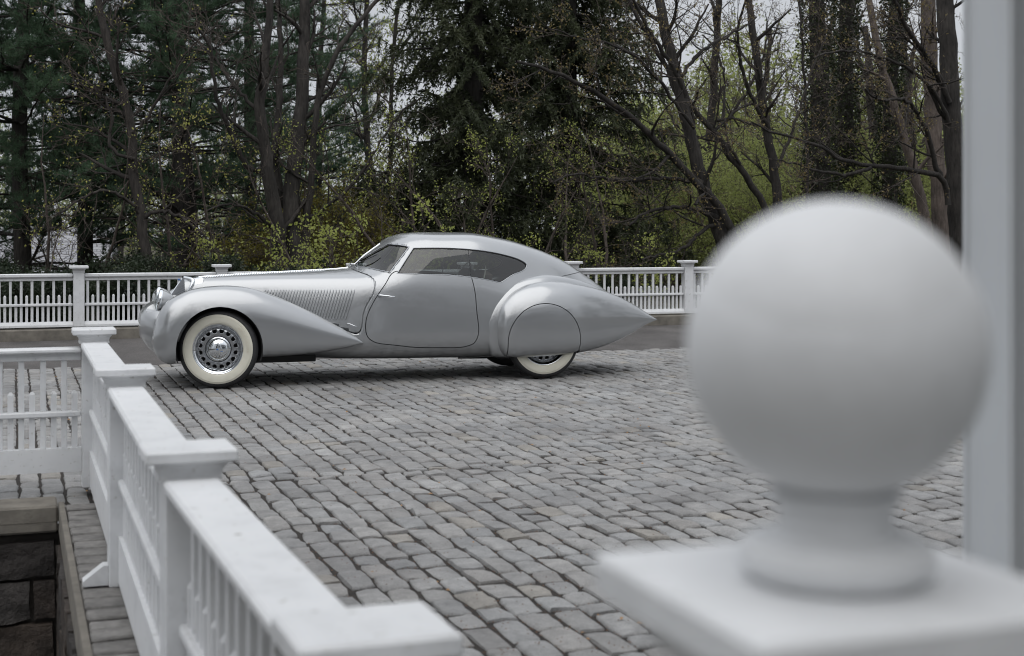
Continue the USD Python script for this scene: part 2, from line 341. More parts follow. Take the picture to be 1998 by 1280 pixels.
# bud scales and bits of leaf lying in the joints
simple('bud_scale', (0.11, 0.055, 0.03), rough=0.8, var=0.5, scale=30)
simple('dry_leaf', (0.28, 0.16, 0.07), rough=0.7, var=0.4, scale=30)
def litter(n, size, r, ingap):
    V, F, b = [], [], 0
    for _ in range(n):
        s = keep[int(len(keep) * r.random() ** 1.7)]
        if r.random() < ingap:
            x, y = (s[1] + .006, r.uniform(s[2], s[3])) if r.random() < .6 else (r.uniform(s[0], s[1]), s[3] + .005)
            x += r.normal(0, .004); z = -0.008
        else:
            x, y, z = r.uniform(s[0] + .01, s[1] - .01), r.uniform(s[2] + .01, s[3] - .01), 0.009
        L = size * r.uniform(.5, 1.5); a = r.uniform(0, 6.28); c, d = math.cos(a), math.sin(a)
        q = np.array([[-.5, 0, 0], [0, -.28, .15], [.5, 0, .05], [0, .28, .2], [0, 0, .42]]) * L
        q = np.stack([q[:, 0] * c - q[:, 1] * d + x, q[:, 0] * d + q[:, 1] * c + y, q[:, 2] * .8 + z], -1)
        V.append(q); F.append(np.array([[0, 1, 4], [1, 2, 4], [2, 3, 4], [3, 0, 4]]) + b); b += 5
    return np.vstack(V), np.vstack(F)
obj('bud_scales', litter(9000, .0095, rng, .72), 'bud_scale', kind='stuff', label='tiny brown bud scales scattered over the stone paving', cat='leaf litter')
obj('dry_leaf_bits', litter(170, .024, rng, .5), 'dry_leaf', kind='stuff', label='small pale tan leaf scraps lying in the paving joints', cat='leaf litter')

# ------------------------------------------------------------------ railings
def post_cap(w, d, zt, slab=0.036):
    """moulded cap: slab over a cove and fillets; returns (slab, mould)"""
    s = cbox(w, d, slab, 0.006, (0, 0, zt - slab / 2))
    prof = [(-.068, .115), (-.062, .11), (-.058, .085), (-.040, .078), (-.022, .086), (-.012, .100), (0, .104)]
    rings = []
    z0 = zt - slab + 0.001
    pts, fc = [], []
    shaft = 0.068
    levels = [(z0 - .052, shaft + .001), (z0 - .052, shaft + .005), (z0 - .044, shaft + .005), (z0 - .040, shaft + .003), (z0 - .030, shaft + .004), (z0 - .018, shaft + .008), (z0 - .010, shaft + .014), (z0 - .008, shaft + .016), (z0, shaft + .016)]
    for z, h in levels: pts += [(-h, -h * d / w, z), (h, -h * d / w, z), (h, h * d / w, z), (-h, h * d / w, z)]
    for k in range(len(levels) - 1):
        for j in range(4):
            a, b = k * 4 + j, k * 4 + (j + 1) % 4; fc += [(a, b, b + 4), (a, b + 4, a + 4)]
    return s, trimesh.Trimesh(np.array(pts), np.array(fc), process=False)
def railing(name, label, cat, x0, x1, posts, zb, zt, cap_top, mtl, pitch, board_h, rail_w=0.105, cap=(0.212, 0.25), far=False, loc=(0, 0, 0), rotz=0.0, seed=1, post_base=None, subrail=0.045, slab=0.046, zm=None, pick=None, bend=None):
    """a run along local x. zb/zt: underside of the bottom board, top of the rail"""
    r = np.random.default_rng(seed)
    t = thing(name, label, cat, loc, rotz)
    def obj(nm, m, mt, par=None, **k):
        m = tri(m)
        if bend is not None:
            m = m.copy(); m.vertices[:, 1] += bend(m.vertices[:, 0])
        return globals()['obj'](nm, m, mt, par, **k)
    pb = zb if post_base is None else post_base
    for x in posts:
        p = obj('post', cbox(0.137, 0.137, cap_top - 0.036 - pb, 0.004, (x, 0, (cap_top - 0.036 + pb) / 2)), mtl, t)
        s, m = post_cap(cap[0], cap[1], cap_top)
        obj('cap', join([s]).apply_translation((x, 0, 0)), mtl, p); obj('cap_moulding', m.apply_translation((x, 0, 0)), mtl, p)
    ends = sorted(set([x0] + list(posts) + [x1]))
    h = zt - zb
    zm = zm or zb + h * 0.415; pick = pick or zb + h * .60
    for a, b in zip(ends[:-1], ends[1:]):
        a2, b2 = a + (0.0685 if a in posts else 0), b - (0.0685 if b in posts else 0)
        L = b2 - a2
        if L < 0.1: continue
        c = (a2 + b2) / 2
        def bar(nm, sy, sz, z, ch=0.004): obj(nm, cbox(L - .009, sy, sz, ch, (c, 0, z)), mtl, t)
        bar('top_rail', rail_w, slab, zt - slab / 2, .009)
        bar('sub_rail', 0.05, subrail, zt - slab - subrail / 2 + .0005)
        bar('middle_rail', 0.066, 0.034, zm, .007)
        # bottom board with a sloping top
        sec = Polygon([(-.030, zb), (.030, zb), (.030, zb + board_h), (-.030, zb + board_h)] if not far else [(-.055, zb), (.055, zb), (.055, zb + board_h * .4), (.03, zb + board_h), (-.03, zb + board_h), (-.055, zb + board_h * .4)])
        obj('bottom_board', prism(sec, a2 + .001, b2 - .001, 'x'), mtl, t)
        n = max(1, int(round((L - 0.03) / pitch)))
        p = (L - 0.02) / n
        zlo, zhi = zb + board_h - .001, zt - slab - subrail + .001
        for k in range(n):
            xl = a2 + 0.01 + p * (k + .25) + r.normal(0, .001); xs = xl + p / 2
            obj('tall_baluster', cbox(.033, .026, zhi - zlo, .003, (xl, 0.0, (zlo + zhi) / 2)), mtl, t)
            hs = pick
            pk = m3.Manifold.hull_points(np.array([(xs + sx * .0165, sy * .013, z) for sx in (-1, 1) for sy in (-1, 1) for z in (zlo, hs - .016)] + [(xs + sx * .006, sy * .004, hs) for sx in (-1, 1) for sy in (-1, 1)]))
            obj('short_picket', pk, mtl, t)
    return t
far_posts = [-2.68, -0.92, 0.806, 2.62, 4.44, 6.03, 7.62, 9.45, 11.2, 13.0]
railing('picket_railing', 'long white picket railing behind the car at the edge of the wood', 'railing', -3.2, 13.4, far_posts, 0.305, 0.985, 1.085, 'white_paint', 0.131, 0.066, cap=(0.235, 0.235), far=True, loc=(0, FENCE_Y, 0), seed=3)
# near railing: side run going away from the camera, and the short run that leaves its far corner to the left
SIDE_P = [2.17, 4.09, 6.47, 8.96]
side = railing('picket_railing', 'white picket railing running from the front newel back along the sunken area', 'railing', 0.9, 8.96, SIDE_P, 0.06, 0.905, 0.985, 'white_paint', 0.135, 0.20, rail_w=0.155, slab=.034, subrail=.04, zm=.49, pick=.63, bend=lambda q: -np.maximum(0, 4.09 - q) * .0275, loc=(RX, 0, 0), rotz=math.pi / 2, seed=5, post_base=0.04)
# knee block at the foot of the second post from the corner
kb = Polygon([(0, 0), (.105, 0), (.105, .022), (.02, .085), (0, .085)])
obj('foot_block', prism(kb, -.038, .038, 'x').rotate((0, 0, 0)).translate((6.47, .07, .045)), 'white_paint', side, label='white wedge block bracing the foot of the post')
cross = railing('picket_railing', 'short white picket railing left of the corner post over the sunken area', 'railing', -3.6, -0.0695, [-2.2], 0.135, 0.872, 0.985, 'white_paint', 0.121, 0.14, rail_w=0.12, slab=.03, subrail=.045, zm=.478, pick=.615, loc=(RX, 8.96, 0), seed=6, post_base=0.04)
# ------------------------------------------------------------------ newel with the ball finial, nearest to the lens
newel = thing('newel_post', 'white newel post with a large ball finial, out of focus in front', 'newel post', (0.5265, 0.846, 0))
NT = 1.3615
obj('shaft', cbox(0.14, 0.14, NT - 0.05, 0.004, (0, 0, (NT - 0.05) / 2 + .02)), 'smooth_white_paint', newel)
obj('cap_moulding', cbox(0.19, 0.19, 0.035, 0.008, (0, 0, NT - .047)), 'smooth_white_paint', newel)
capn = obj('cap', cbox(0.252, 0.25, 0.032, 0.004, (0, 0, NT - .016)), 'smooth_white_paint', newel)
fin = [(0, NT + .001), (.057, NT + .001), (.0575, NT + .004), (.0625, NT + .0055), (.0655, NT + .010), (.0665, NT + .016), (.0655, NT + .022), (.062, NT + .0265), (.056, NT + .0285), (.046, NT + .029), (.0405, NT + .031), (.0385, NT + .036), (.038, NT + .046), (.0385, NT + .051), (.043, NT + .053), (.0435, NT + .059), (.03, NT + .062)]
obj('finial_neck', revolve(fin, 64), 'smooth_white_paint', newel, smooth=40)
ball = trimesh.creation.icosphere(4, 0.1008); ball.apply_translation((0, 0, NT + 0.1555)); obj('ball', ball, 'smooth_white_paint', newel, smooth=True)
# ------------------------------------------------------------------ sunken area and its border
x0, x1, y0, y1 = WELL
simple('soil_mortar', (0.030, 0.026, 0.022), rough=.95, var=.4, scale=10, bump=.02, bscale=40)
simple('well_floor', (0.04, 0.038, 0.033), rough=0.9, var=0.4, scale=4)
obj('well_floor', sheet([x0, x1], [y0, y1], lambda x, y: 0 * x - 2.6), 'well_floor', kind='structure')
bw = thing('retaining_wall', 'dark rough stone retaining wall at the back of the sunken area', 'wall')
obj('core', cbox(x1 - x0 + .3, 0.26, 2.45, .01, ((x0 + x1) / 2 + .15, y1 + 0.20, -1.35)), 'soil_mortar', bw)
obj('lintel', cbox(x1 - x0 - .004, 0.30, 0.15, .012, ((x0 + x1) / 2 - .002, y1 + .152, -0.036)), 'concrete', bw, label='weathered concrete beam along the top of the wall')
def rock(sx, sy, sz, r):
    b = trimesh.creation.box((1, 1, 1)).subdivide().subdivide().subdivide()
    v = np.array(b.vertices) * 2; n = np.abs(v).max(1, keepdims=True)
    L = np.linalg.norm(v, axis=1, keepdims=True)
    s = v * (0.86 + 0.14 * n / L)
    s = s * np.array([sx / 2, sy / 2, sz / 2])
    s += (meshkit.fbm(s * 7 + r.uniform(0, 50, 3), 3, int(r.integers(99)))[:, None] - .5) * np.array([.035, .09, .035])
    return trimesh.Trimesh(s, b.faces, process=False)
z = -0.155; row = 0
while z > -2.5:
    hgt = rng.uniform(.19, .30); x = x1 - .012 if row % 2 == 0 else x1 - .012
    first = True
    while x > -2.4:
        L = rng.uniform(.2, .48) * (0.6 if first and row % 2 else 1)
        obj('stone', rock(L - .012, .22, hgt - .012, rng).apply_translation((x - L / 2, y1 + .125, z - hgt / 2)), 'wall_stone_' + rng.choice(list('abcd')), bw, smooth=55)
        x -= L; first = False
    z -= hgt; row += 1
sw = thing('retaining_wall', 'shaded stone wall under the brick ledge of the side railing', 'wall')
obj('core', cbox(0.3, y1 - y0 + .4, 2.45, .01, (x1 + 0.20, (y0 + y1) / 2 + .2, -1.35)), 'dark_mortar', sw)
z = -0.15
while z > -2.4:
    hgt = rng.uniform(.2, .3); y = y1
    while y > y0 + .3:
        L = rng.uniform(.25, .5)
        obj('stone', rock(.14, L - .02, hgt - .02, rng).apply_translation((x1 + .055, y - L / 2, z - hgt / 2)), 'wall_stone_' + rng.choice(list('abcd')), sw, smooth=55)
        y -= L
    z -= hgt
ledge = thing('brick_ledge', 'ledge of narrow weathered bricks between the sunken area and the side railing', 'ledge')
obj('coping_strip', cbox(0.032, y1 - y0 + .09, 0.16, .004, (x1 + 0.016, (y0 + y1) / 2 + .045, -0.038)), 'concrete', ledge, label='thin concrete edge strip')
obj('bed', cbox(0.22, y1 - y0 + .1, 0.12, .004, (x1 + 0.145, (y0 + y1) / 2 + .05, -0.052)), 'dark_mortar', ledge)
y = y1 - .005
while y > y0 + .2:
    w = rng.uniform(.15, .18)
    b = cbox(.205 + rng.normal(0, .004), w - .022, .055, .007, (0, 0, 0)).rotate((rng.normal(0, .8), rng.normal(0, .6), rng.normal(0, .8))).translate((x1 + .14, y - w / 2, 0.012 + rng.normal(0, .003)))
    obj('brick', b, 'brick_grey', ledge)
    y -= w
# ------------------------------------------------------------------ porch column at the right edge
col = thing('porch_column', 'tall square grey white porch column at the right edge, out of focus', 'column', (0.0, 0.0, 0))
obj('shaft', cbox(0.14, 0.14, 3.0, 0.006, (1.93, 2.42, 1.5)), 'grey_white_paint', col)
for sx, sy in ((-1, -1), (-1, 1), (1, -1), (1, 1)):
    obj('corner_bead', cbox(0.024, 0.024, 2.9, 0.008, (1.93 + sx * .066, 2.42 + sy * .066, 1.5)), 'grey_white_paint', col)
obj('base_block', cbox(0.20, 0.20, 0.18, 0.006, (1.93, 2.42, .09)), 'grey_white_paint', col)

# the porch and the house it belongs to, to the right of the lens and behind it
porch = thing('porch_house', 'pale house with a porch roof carried by the column', 'house')
obj('wall', cbox(12, 7, 6.5, .02, (8.8, -2.9, 3.25)), 'grey_white_paint', porch)
obj('porch_ceiling', cbox(7.2, 2.05, .10, .01, (5.35, 1.62, 3.06)), 'smooth_white_paint', porch)
obj('porch_beam', cbox(7.2, .18, .28, .01, (5.35, 2.46, 3.24)), 'smooth_white_paint', porch)
obj('porch_roof', prism(Polygon([(.55, 3.38), (2.75, 3.38), (2.75, 3.46), (.55, 4.1)]), 1.6, 9.1, 'x'), 'asphalt', porch)
simple('house_roof', (0.07, 0.07, 0.075), rough=.85, var=.2)
obj('roof', m3.Manifold.hull_points(np.array([(2.4, -6.8, 6.5), (15.2, -6.8, 6.5), (2.4, 1.0, 6.5), (15.2, 1.0, 6.5), (5, -2.9, 9.4), (12.5, -2.9, 9.4)])), 'house_roof', porch)
for wx in (4.2, 6.4, 10.6, 13):
    for wz in (1.7, 4.7):
        w_ = obj('window', cbox(1.1, .08, 1.7, .01, (wx, .62, wz)), 'smooth_white_paint', porch); obj('pane', cbox(.92, .04, 1.5, .004, (wx, .655, wz)), 'dark_steel', w_)
obj('floor', cbox(7, 2, .3, .01, (5.6, 1.6, -.02)), 'concrete', porch)
# ------------------------------------------------------------------ the car, built in (u, v, z): u rearwards from the front axle, v towards its left side, z up
from scipy.interpolate import PchipInterpolator, BSpline
car = thing('parked_car', 'silver grey streamlined vintage fastback coupe parked broadside on the paving', 'car', (1.967, 15.03, 0.0), math.radians(176.5))
def cobj(name, mesh, mtl, parent=None, smooth=False, **k):
    m = tri(mesh); v, f = np.array(m.vertices, float), np.array(m.faces)
    if len(f) == 0: return None
    v[:, 0] *= -1
    return obj(name, (v, f[:, ::-1]), mtl, parent or car, smooth=smooth, **k)
def both(name, mesh, mtl, parent=None, smooth=False, **k):
    m = tri(mesh)
    a = cobj(name, m, mtl, parent, smooth, **k)
    w = m.copy(); w.vertices[:, 1] *= -1; w.faces = w.faces[:, ::-1]
    b = cobj(name, w, mtl, parent, smooth, **k)
    return a, b
def mirror(man): return man.mirror((0, 1, 0))
def loft(us, rings):
    """closed solid through rings of equal length (each (n, 2) of (v, z)), fans at both ends; returns (v, f) in a left-handed frame turned outwards"""
    n = len(rings[0]); P = []
    for u, r in zip(us, rings): P.append(np.column_stack([np.full(n, u), r]))
    v = np.vstack(P); k = len(us)
    i, j = np.meshgrid(np.arange(k - 1), np.arange(n), indexing='ij'); i, j = i.ravel(), j.ravel()
    q = np.stack([i * n + j, i * n + (j + 1) % n, (i + 1) * n + (j + 1) % n, (i + 1) * n + j], -1)
    f = np.vstack([q[:, [0, 1, 2]], q[:, [0, 2, 3]]])
    c0, c1 = len(v), len(v) + 1
    v = np.vstack([v, P[0].mean(0), P[-1].mean(0)])
    a = np.arange(n); b = (a + 1) % n
    f = np.vstack([f, np.stack([np.full(n, c0), b, a], -1), np.stack([np.full(n, c1), (k - 1) * n + a, (k - 1) * n + b], -1)])
    t = trimesh.Trimesh(v, f, process=False)
    if t.volume < 0: t.faces = t.faces[:, ::-1]
    return t
def man(t):
    m = m3.Manifold(m3.Mesh(np.asarray(t.vertices, np.float32), np.asarray(t.faces, np.uint32)))
    return m
def offset(t, d):
    w = trimesh.Trimesh(t.vertices, t.faces, process=False)
    return trimesh.Trimesh(w.vertices - w.vertex_normals * d, w.faces, process=False)

HK = np.array([
 # u     zb   wb    W    zm   vb   zbl   vk    zk    vs   zs    zt
 [-.30, .50, .15, .20, .75, .195, .90, .175, .99, .10, 1.05, 1.058],
 [0.00, .35, .25, .28, .70, .265, .92, .225, 1.02, .13, 1.075, 1.079],
 [0.50, .25, .40, .42, .62, .36, .92, .30, 1.05, .16, 1.10, 1.105],
 [1.00, .235, .52, .60, .52, .50, .92, .42, 1.075, .22, 1.12, 1.127],
 [1.40, .225, .62, .71, .52, .63, .93, .54, 1.09, .28, 1.14, 1.155],
 [1.58, .22, .63, .738, .54, .675, .96, .585, 1.10, .29, 1.20, 1.292],
 [1.75, .218, .64, .75, .55, .695, .98, .625, 1.115, .37, 1.33, 1.412],
 [1.85, .216, .64, .755, .55, .70, .985, .64, 1.13, .44, 1.40, 1.475],
 [2.01, .215, .645, .757, .55, .70, .985, .645, 1.15, .50, 1.455, 1.517],
 [2.20, .213, .645, .76, .56, .70, .98, .645, 1.15, .53, 1.475, 1.530],
 [2.60, .208, .645, .76, .56, .695, .97, .64, 1.14, .53, 1.475, 1.528],
 [3.00, .21, .63, .75, .56, .67, .95, .60, 1.11, .49, 1.42, 1.472],
 [3.40, .22, .56, .70, .57, .60, .90, .51, 1.06, .40, 1.31, 1.362],
 [3.70, .25, .48, .61, .57, .52, .86, .43, .99, .33, 1.19, 1.243],
 [4.00, .31, .37, .48, .57, .41, .80, .33, .90, .25, 1.01, 1.066],
 [4.25, .39, .25, .34, .57, .29, .72, .23, .80, .17, .86, .896],
 [4.50, .48, .11, .16, .56, .14, .64, .11, .68, .08, .69, .70],
 [4.64, .545, .02, .03, .555, .025, .57, .02, .572, .015, .575, .577]])
HP = [PchipInterpolator(HK[:, 0], HK[:, k]) for k in range(1, 12)]
NS = 40
def hull_half(u):
    zb, wb, W, zm, vb, zbl, vk, zk, vs, zs, zt = [float(p(u)) for p in HP]
    c = np.array([(0, zb), (.6 * wb, zb), (wb, zb), (W, zb + .45 * (zm - zb)), (W, zm), (.55 * W + .45 * vb, .45 * zm + .55 * zbl), (vb, zbl), (vk, zk), (vs, zs), (.55 * vs, zt - .004), (.25 * vs, zt), (0, zt)])
    n = len(c); k = 3
    t = np.concatenate([np.zeros(k), np.linspace(0, 1, n - k + 1), np.ones(k)])
    return BSpline(t, c, k)(np.linspace(0, 1, NS))
def hull_ring(u):
    h = hull_half(u); m = h[-2:0:-1].copy(); m[:, 0] *= -1
    return np.vstack([h, m])
def surf_v(u, z):
    h = hull_half(u); k = int(np.argmax(h[:, 0])); s = h[k:]
    return float(np.interp(z, s[:, 1], s[:, 0])) if z > s[0, 1] else float(np.interp(z, h[:k + 1, 1], h[:k + 1, 0]))
us = np.unique(np.concatenate([np.arange(-.30, 1.3, .04), np.arange(1.3, 2.1, .016), np.arange(2.1, 4.64, .03), [4.64]]))
hull_t = loft(us, [hull_ring(u) for u in us])
hull = man(hull_t)
uc = us[(us > 1.40) & (us < 3.5)]
cab_t = loft(uc, [hull_ring(u) for u in uc])
cabin = man(offset(cab_t, .022)) - m3.Manifold.cube((6, 3, .14), True).translate((2, 0, .24))
WIN = np.array([(1.802, 1.107), (1.995, 1.367), (2.32, 1.368), (2.649, 1.347), (2.899, 1.309), (3.066, 1.268), (3.18, 1.222), (3.224, 1.178), (3.19, 1.135), (3.066, 1.09), (2.962, 1.038), (2.89, 1.001), (2.567, 1.064), (2.2, 1.092)])
WINP = Polygon(WIN).buffer(-.012).buffer(.012)
WINP = Polygon(np.vstack([WIN[:2], smooth_curve(WIN[1:12], 70), smooth_curve(WIN[11:], 20)]))
side_win = prism(WINP, .3, 1.2)
win_both = side_win + mirror(side_win)
WSC = [(1.425, 1.186), (1.775, 1.401), (1.87, 1.396), (1.955, 1.378), (1.735, 1.118), (1.60, 1.148), (1.50, 1.170)]
WS = Polygon(WSC).buffer(-.006).buffer(.006)
ws = prism(WS, -1, 1)
shell = hull - cabin - win_both - ws
DOORC = np.array([(1.80, 1.13), (1.754, 1.108), (1.691, 1.026), (1.611, .918), (1.532, .794), (1.477, .67), (1.462, .561), (1.485, .467), (1.548, .419), (1.707, .388), (1.946, .357), (2.292, .343), (2.488, .348), (2.586, .381), (2.622, .443), (2.620, .698), (2.611, .889), (2.586, 1.041), (2.572, 1.10)])
DOOR = Polygon(np.vstack([smooth_curve(DOORC[:14], 70), smooth_curve(DOORC[13:], 24)]))
GAP = .0042
dcut, dkeep = prism(DOOR.buffer(GAP), .45, 1.2), prism(DOOR.buffer(-GAP), .45, 1.2)
door_l = shell ^ dkeep; door_r = shell ^ mirror(dkeep)
body = shell - dcut - mirror(dcut)
HOODC = smooth_curve([(1.40, 1.25), (1.425, 1.13), (1.51, 1.095), (1.565, 1.045), (1.573, .99), (1.526, .865), (1.446, .709), (1.422, .56), (1.395, .512), (1.257, .545), (1.0, .60), (.6, .66), (-.2, .72)], 90)
HOOD = Polygon(np.vstack([HOODC, [(-.5, .72), (-.5, 1.3), (1.40, 1.3)]]))
hp, hg = prism(HOOD.buffer(-GAP), -1.2, 1.2), prism(HOOD.buffer(GAP), -1.2, 1.2)
hood = body ^ hp
body = body - hg
body = body + (man(offset(hull_t, .012)) ^ hg ^ m3.Manifold.cube((2.5, 2, .62), True).translate((.55, 0, .86))) - cabin   # dark inner flange behind the gap
# boot lid and deck shut lines
bl = LineString(smooth_curve([(3.55, 1.04), (3.75, 1.07), (3.98, 1.10)], 20)).buffer(.003)
body = body - prism(bl, .2, 1.0) - mirror(prism(bl, .2, 1.0))

# ---- fenders
def longer(rows):
    return [(u + (.16 * ((u - 3.6) / 1.045) ** 1.25 if u > 3.6 else 0),) + tuple(q) for u, *q in rows]
def pod(top, bot, plan, n_sec, nv=56, el=3.2, eu=2.05, tipround=True):
    """teardrop fender: top and bottom profile (u, z), plan (u, centre, half width)"""
    top, bot, plan = np.array(top), np.array(bot), np.array(plan)
    ft, fb = PchipInterpolator(top[:, 0], top[:, 1]), PchipInterpolator(bot[:, 0], bot[:, 1])
    fc, fw = PchipInterpolator(plan[:, 0], plan[:, 1]), PchipInterpolator(plan[:, 0], plan[:, 2])
    a, b = max(top[0, 0], bot[0, 0]), min(top[-1, 0], bot[-1, 0])
    s = np.linspace(0, 1, n_sec); uu = a + (b - a) * (s ** 1.7)
    rings, keep = [], []
    th = np.arange(nv) * 2 * math.pi / nv
    for u in uu:
        zt, zb, c, w = float(ft(u)), float(fb(u)), float(fc(u)), float(fw(u))
        zc = zb + .46 * (zt - zb)
        cs, sn = np.cos(th), np.sin(th)
        w_ = np.clip((-sn + .55) / 1.1, 0, 1); w_ = w_ * w_ * (3 - 2 * w_); e = eu + (el - eu) * w_
        den = (abs(cs) ** e + abs(sn) ** e) ** (1 / e)
        x, y = cs / den, sn / den
        rings.append(np.column_stack([c + w * x, zc + np.where(y > 0, y * (zt - zc), y * (zc - zb))]))
    return loft(uu, rings)
FT = [(-.640, .455), (-.622, .575), (-.57, .744), (-.482, .863), (-.379, .924), (-.275, .967), (-.126, .995), (.054, 1.005), (.205, .995), (.326, .973), (.478, .925), (.631, .863), (.786, .792), (.941, .715), (1.097, .630), (1.253, .545), (1.38, .462), (1.435, .415)]
FB = [(-.640, .445), (-.607, .344), (-.548, .274), (-.48, .243), (-.40, .252), (.0, .28), (.414, .29), (.611, .296), (.916, .315), (1.147, .346), (1.303, .374), (1.399, .402), (1.435, .411)]
FP = [(-.640, .60, .03), (-.62, .61, .10), (-.57, .625, .16), (-.48, .645, .20), (-.3, .655, .215), (0, .655, .225), (.4, .655, .215), (.8, .665, .175), (1.1, .685, .115), (1.3, .705, .06), (1.435, .725, .01)]
ff_t = pod(FT, FB, FP, 110, el=4.0)
WR, WC = .418, .386
arch = m3.Manifold.cylinder(.8, WR, WR, 96).rotate((-90, 0, 0)).translate((0, .50, WC)) + m3.Manifold.cube((2 * WR, .8, .6), False).translate((-WR, .50, WC - .6))
ff = man(ff_t) - arch
both('front_fender', ff, 'silver_paint', smooth=38)
liner = m3.Manifold.cylinder(.25, WR + .004, WR + .004, 72).rotate((-90, 0, 0)) - m3.Manifold.cylinder(.24, WR - .006, WR - .006, 72).rotate((-90, 0, 0)).translate((0, .02, 0))
liner = (liner.translate((0, .56, WC))) ^ m3.Manifold.cube((2, .4, 1), False).translate((-1, .5, .26))
both('wheel_arch_liner', liner, 'underbody_black')
RT = [(2.777, .575), (2.785, .64), (2.827, .725), (2.91, .832), (3.044, .928), (3.211, .988), (3.38, 1.009), (3.55, 1.003), (3.772, .968), (3.978, .917), (4.204, .835), (4.396, .732), (4.53, .64), (4.645, .56)]
RB = [(2.777, .555), (2.794, .41), (2.86, .295), (2.94, .232), (3.05, .219), (3.433, .228), (3.738, .252), (3.944, .288), (4.116, .333), (4.358, .426), (4.533, .515), (4.645, .553)]
RP = [(2.777, .62, .02), (2.79, .62, .09), (2.83, .625, .15), (2.91, .635, .215), (3.05, .64, .242), (3.3, .64, .252), (3.6, .615, .250), (3.9, .53, .225), (4.2, .40, .168), (4.45, .29, .095), (4.645, .235, .006)]
rf_t = pod(longer(RT), longer(RB), longer(RP), 120, el=4.2)
rwell = m3.Manifold.cylinder(.26, .394, .394, 72).rotate((-90, 0, 0)).translate((3.345, .53, WC)) + m3.Manifold.cube((.76, .26, .5), False).translate((2.965, .53, WC - .5))
rf = man(rf_t) - rwell
SC, SR = (3.322, .392), .397
spat_poly = Point(SC).buffer(SR, 64).intersection(Polygon([(2.5, 0.1), (4.2, 0.1), (4.2, 1), (2.5, 1)]))
spat_poly = spat_poly.union(Polygon([(SC[0] - SR, .1), (SC[0] + SR, .1), (SC[0] + SR - .012, SC[1]), (SC[0] - SR, SC[1])]))
sg, sk = prism(spat_poly.buffer(GAP), .72, 1.2), prism(spat_poly.buffer(-GAP), .72, 1.2)
spat = rf ^ sk
both('rear_fender', rf - sg, 'silver_paint', smooth=38)
both('wheel_spat', spat, 'silver_paint', smooth=38)
inner = (man(offset(rf_t, .02)) - rwell) ^ sg
both('spat_seat', inner, 'underbody_black')
# raised collar of the body round the front and top of the rear fender
CT = [(2.70, .575), (2.706, .65), (2.733, .735), (2.833, .858), (2.999, .972), (3.234, 1.052), (3.42, 1.075), (3.6, 1.058), (3.8, 1.02), (4.0, .96), (4.2, .86)]
CB = [(2.70, .555), (2.712, .43), (2.745, .32), (2.80, .235), (3.0, .215), (3.4, .23), (3.8, .28), (4.2, .37)]
CP = [(2.70, .60, .02), (2.71, .60, .10), (2.75, .60, .155), (2.85, .60, .178), (3.05, .59, .178), (3.4, .55, .165), (3.8, .43, .15), (4.2, .28, .10)]
both('fender_collar', man(pod(CT, CB, CP, 80, el=4.2)), 'silver_paint', smooth=38)
# front apron between and ahead of the fenders
AT = [(-.757, .605), (-.748, .68), (-.72, .745), (-.68, .79), (-.62, .82), (-.5, .85), (-.3, .88), (0, .9)]
AB = [(-.757, .59), (-.747, .497), (-.71, .419), (-.64, .34), (-.56, .29), (-.45, .26), (-.2, .27), (0, .3)]
AP = [(-.757, 0, .06), (-.75, 0, .22), (-.72, 0, .34), (-.68, 0, .43), (-.6, 0, .53), (-.5, 0, .58), (-.2, 0, .60), (0, 0, .6)]
lampc = (-.555, .345, .845)
recess = m3.Manifold.cylinder(.4, .128, .135, 48).rotate((0, -78, 0)).translate((-.53, lampc[1], .835))
apron = man(pod(AT, AB, AP, 60, el=2.6, eu=2.6))
apron = apron - recess - mirror(recess)
cobj('front_apron', apron, 'silver_paint', smooth=38)
# ---- main panels
cobj('body', body, 'silver_paint', smooth=38)
cobj('hood', hood, 'silver_paint', smooth=38)
cobj('door', door_l, 'silver_paint', smooth=38); dr = cobj('door', door_r, 'silver_paint', smooth=38)
# ---- glass
gl_o, gl_i = man(offset(cab_t, .009)), man(offset(cab_t, .013))
pane = gl_o - gl_i
def outer_sheet(m):
    """the outer face of a pane: one thin sheet of glass"""
    t = tri(m); _, k = sheet_tree.query(t.triangles_center)
    t.update_faces((t.face_normals * sheet_n[k]).sum(1) > .5); t.remove_unreferenced_vertices(); return t
from scipy.spatial import cKDTree
_so = offset(cab_t, .011); sheet_tree, sheet_n = cKDTree(_so.vertices), cab_t.vertex_normals.copy()
fr = 2.575
gs = pane ^ prism(WINP.buffer(.006), .3, 1.2)
both('door_window', outer_sheet(gs.trim_by_plane((-1, 0, 0), -fr + .003)), 'window_glass', smooth=30)
both('quarter_window', outer_sheet(gs.trim_by_plane((1, 0, 0), fr + .003)), 'window_glass', smooth=30)
cobj('windscreen', outer_sheet(pane ^ prism(WS.buffer(.006), -1, 1)), 'window_glass', smooth=30)
def on_side(line, off=0.0): return np.array([(u, surf_v(u, z) + off, z) for u, z in line])
wl = np.array(WINP.exterior.coords)
wl = np.array([WINP.exterior.interpolate(d).coords[0] for d in np.linspace(0, WINP.exterior.length, 180)])
both('window_trim', tube(on_side(wl, -.002), .005, 6, False), 'satin_chrome', smooth=60)
_band = man(offset(cab_t, .002)) - man(offset(cab_t, .0235))
sealp = WINP.buffer(.001).difference(WINP.buffer(-.009))
both('window_seal', _band ^ prism(sealp, .3, 1.2), 'seal_black', smooth=30)
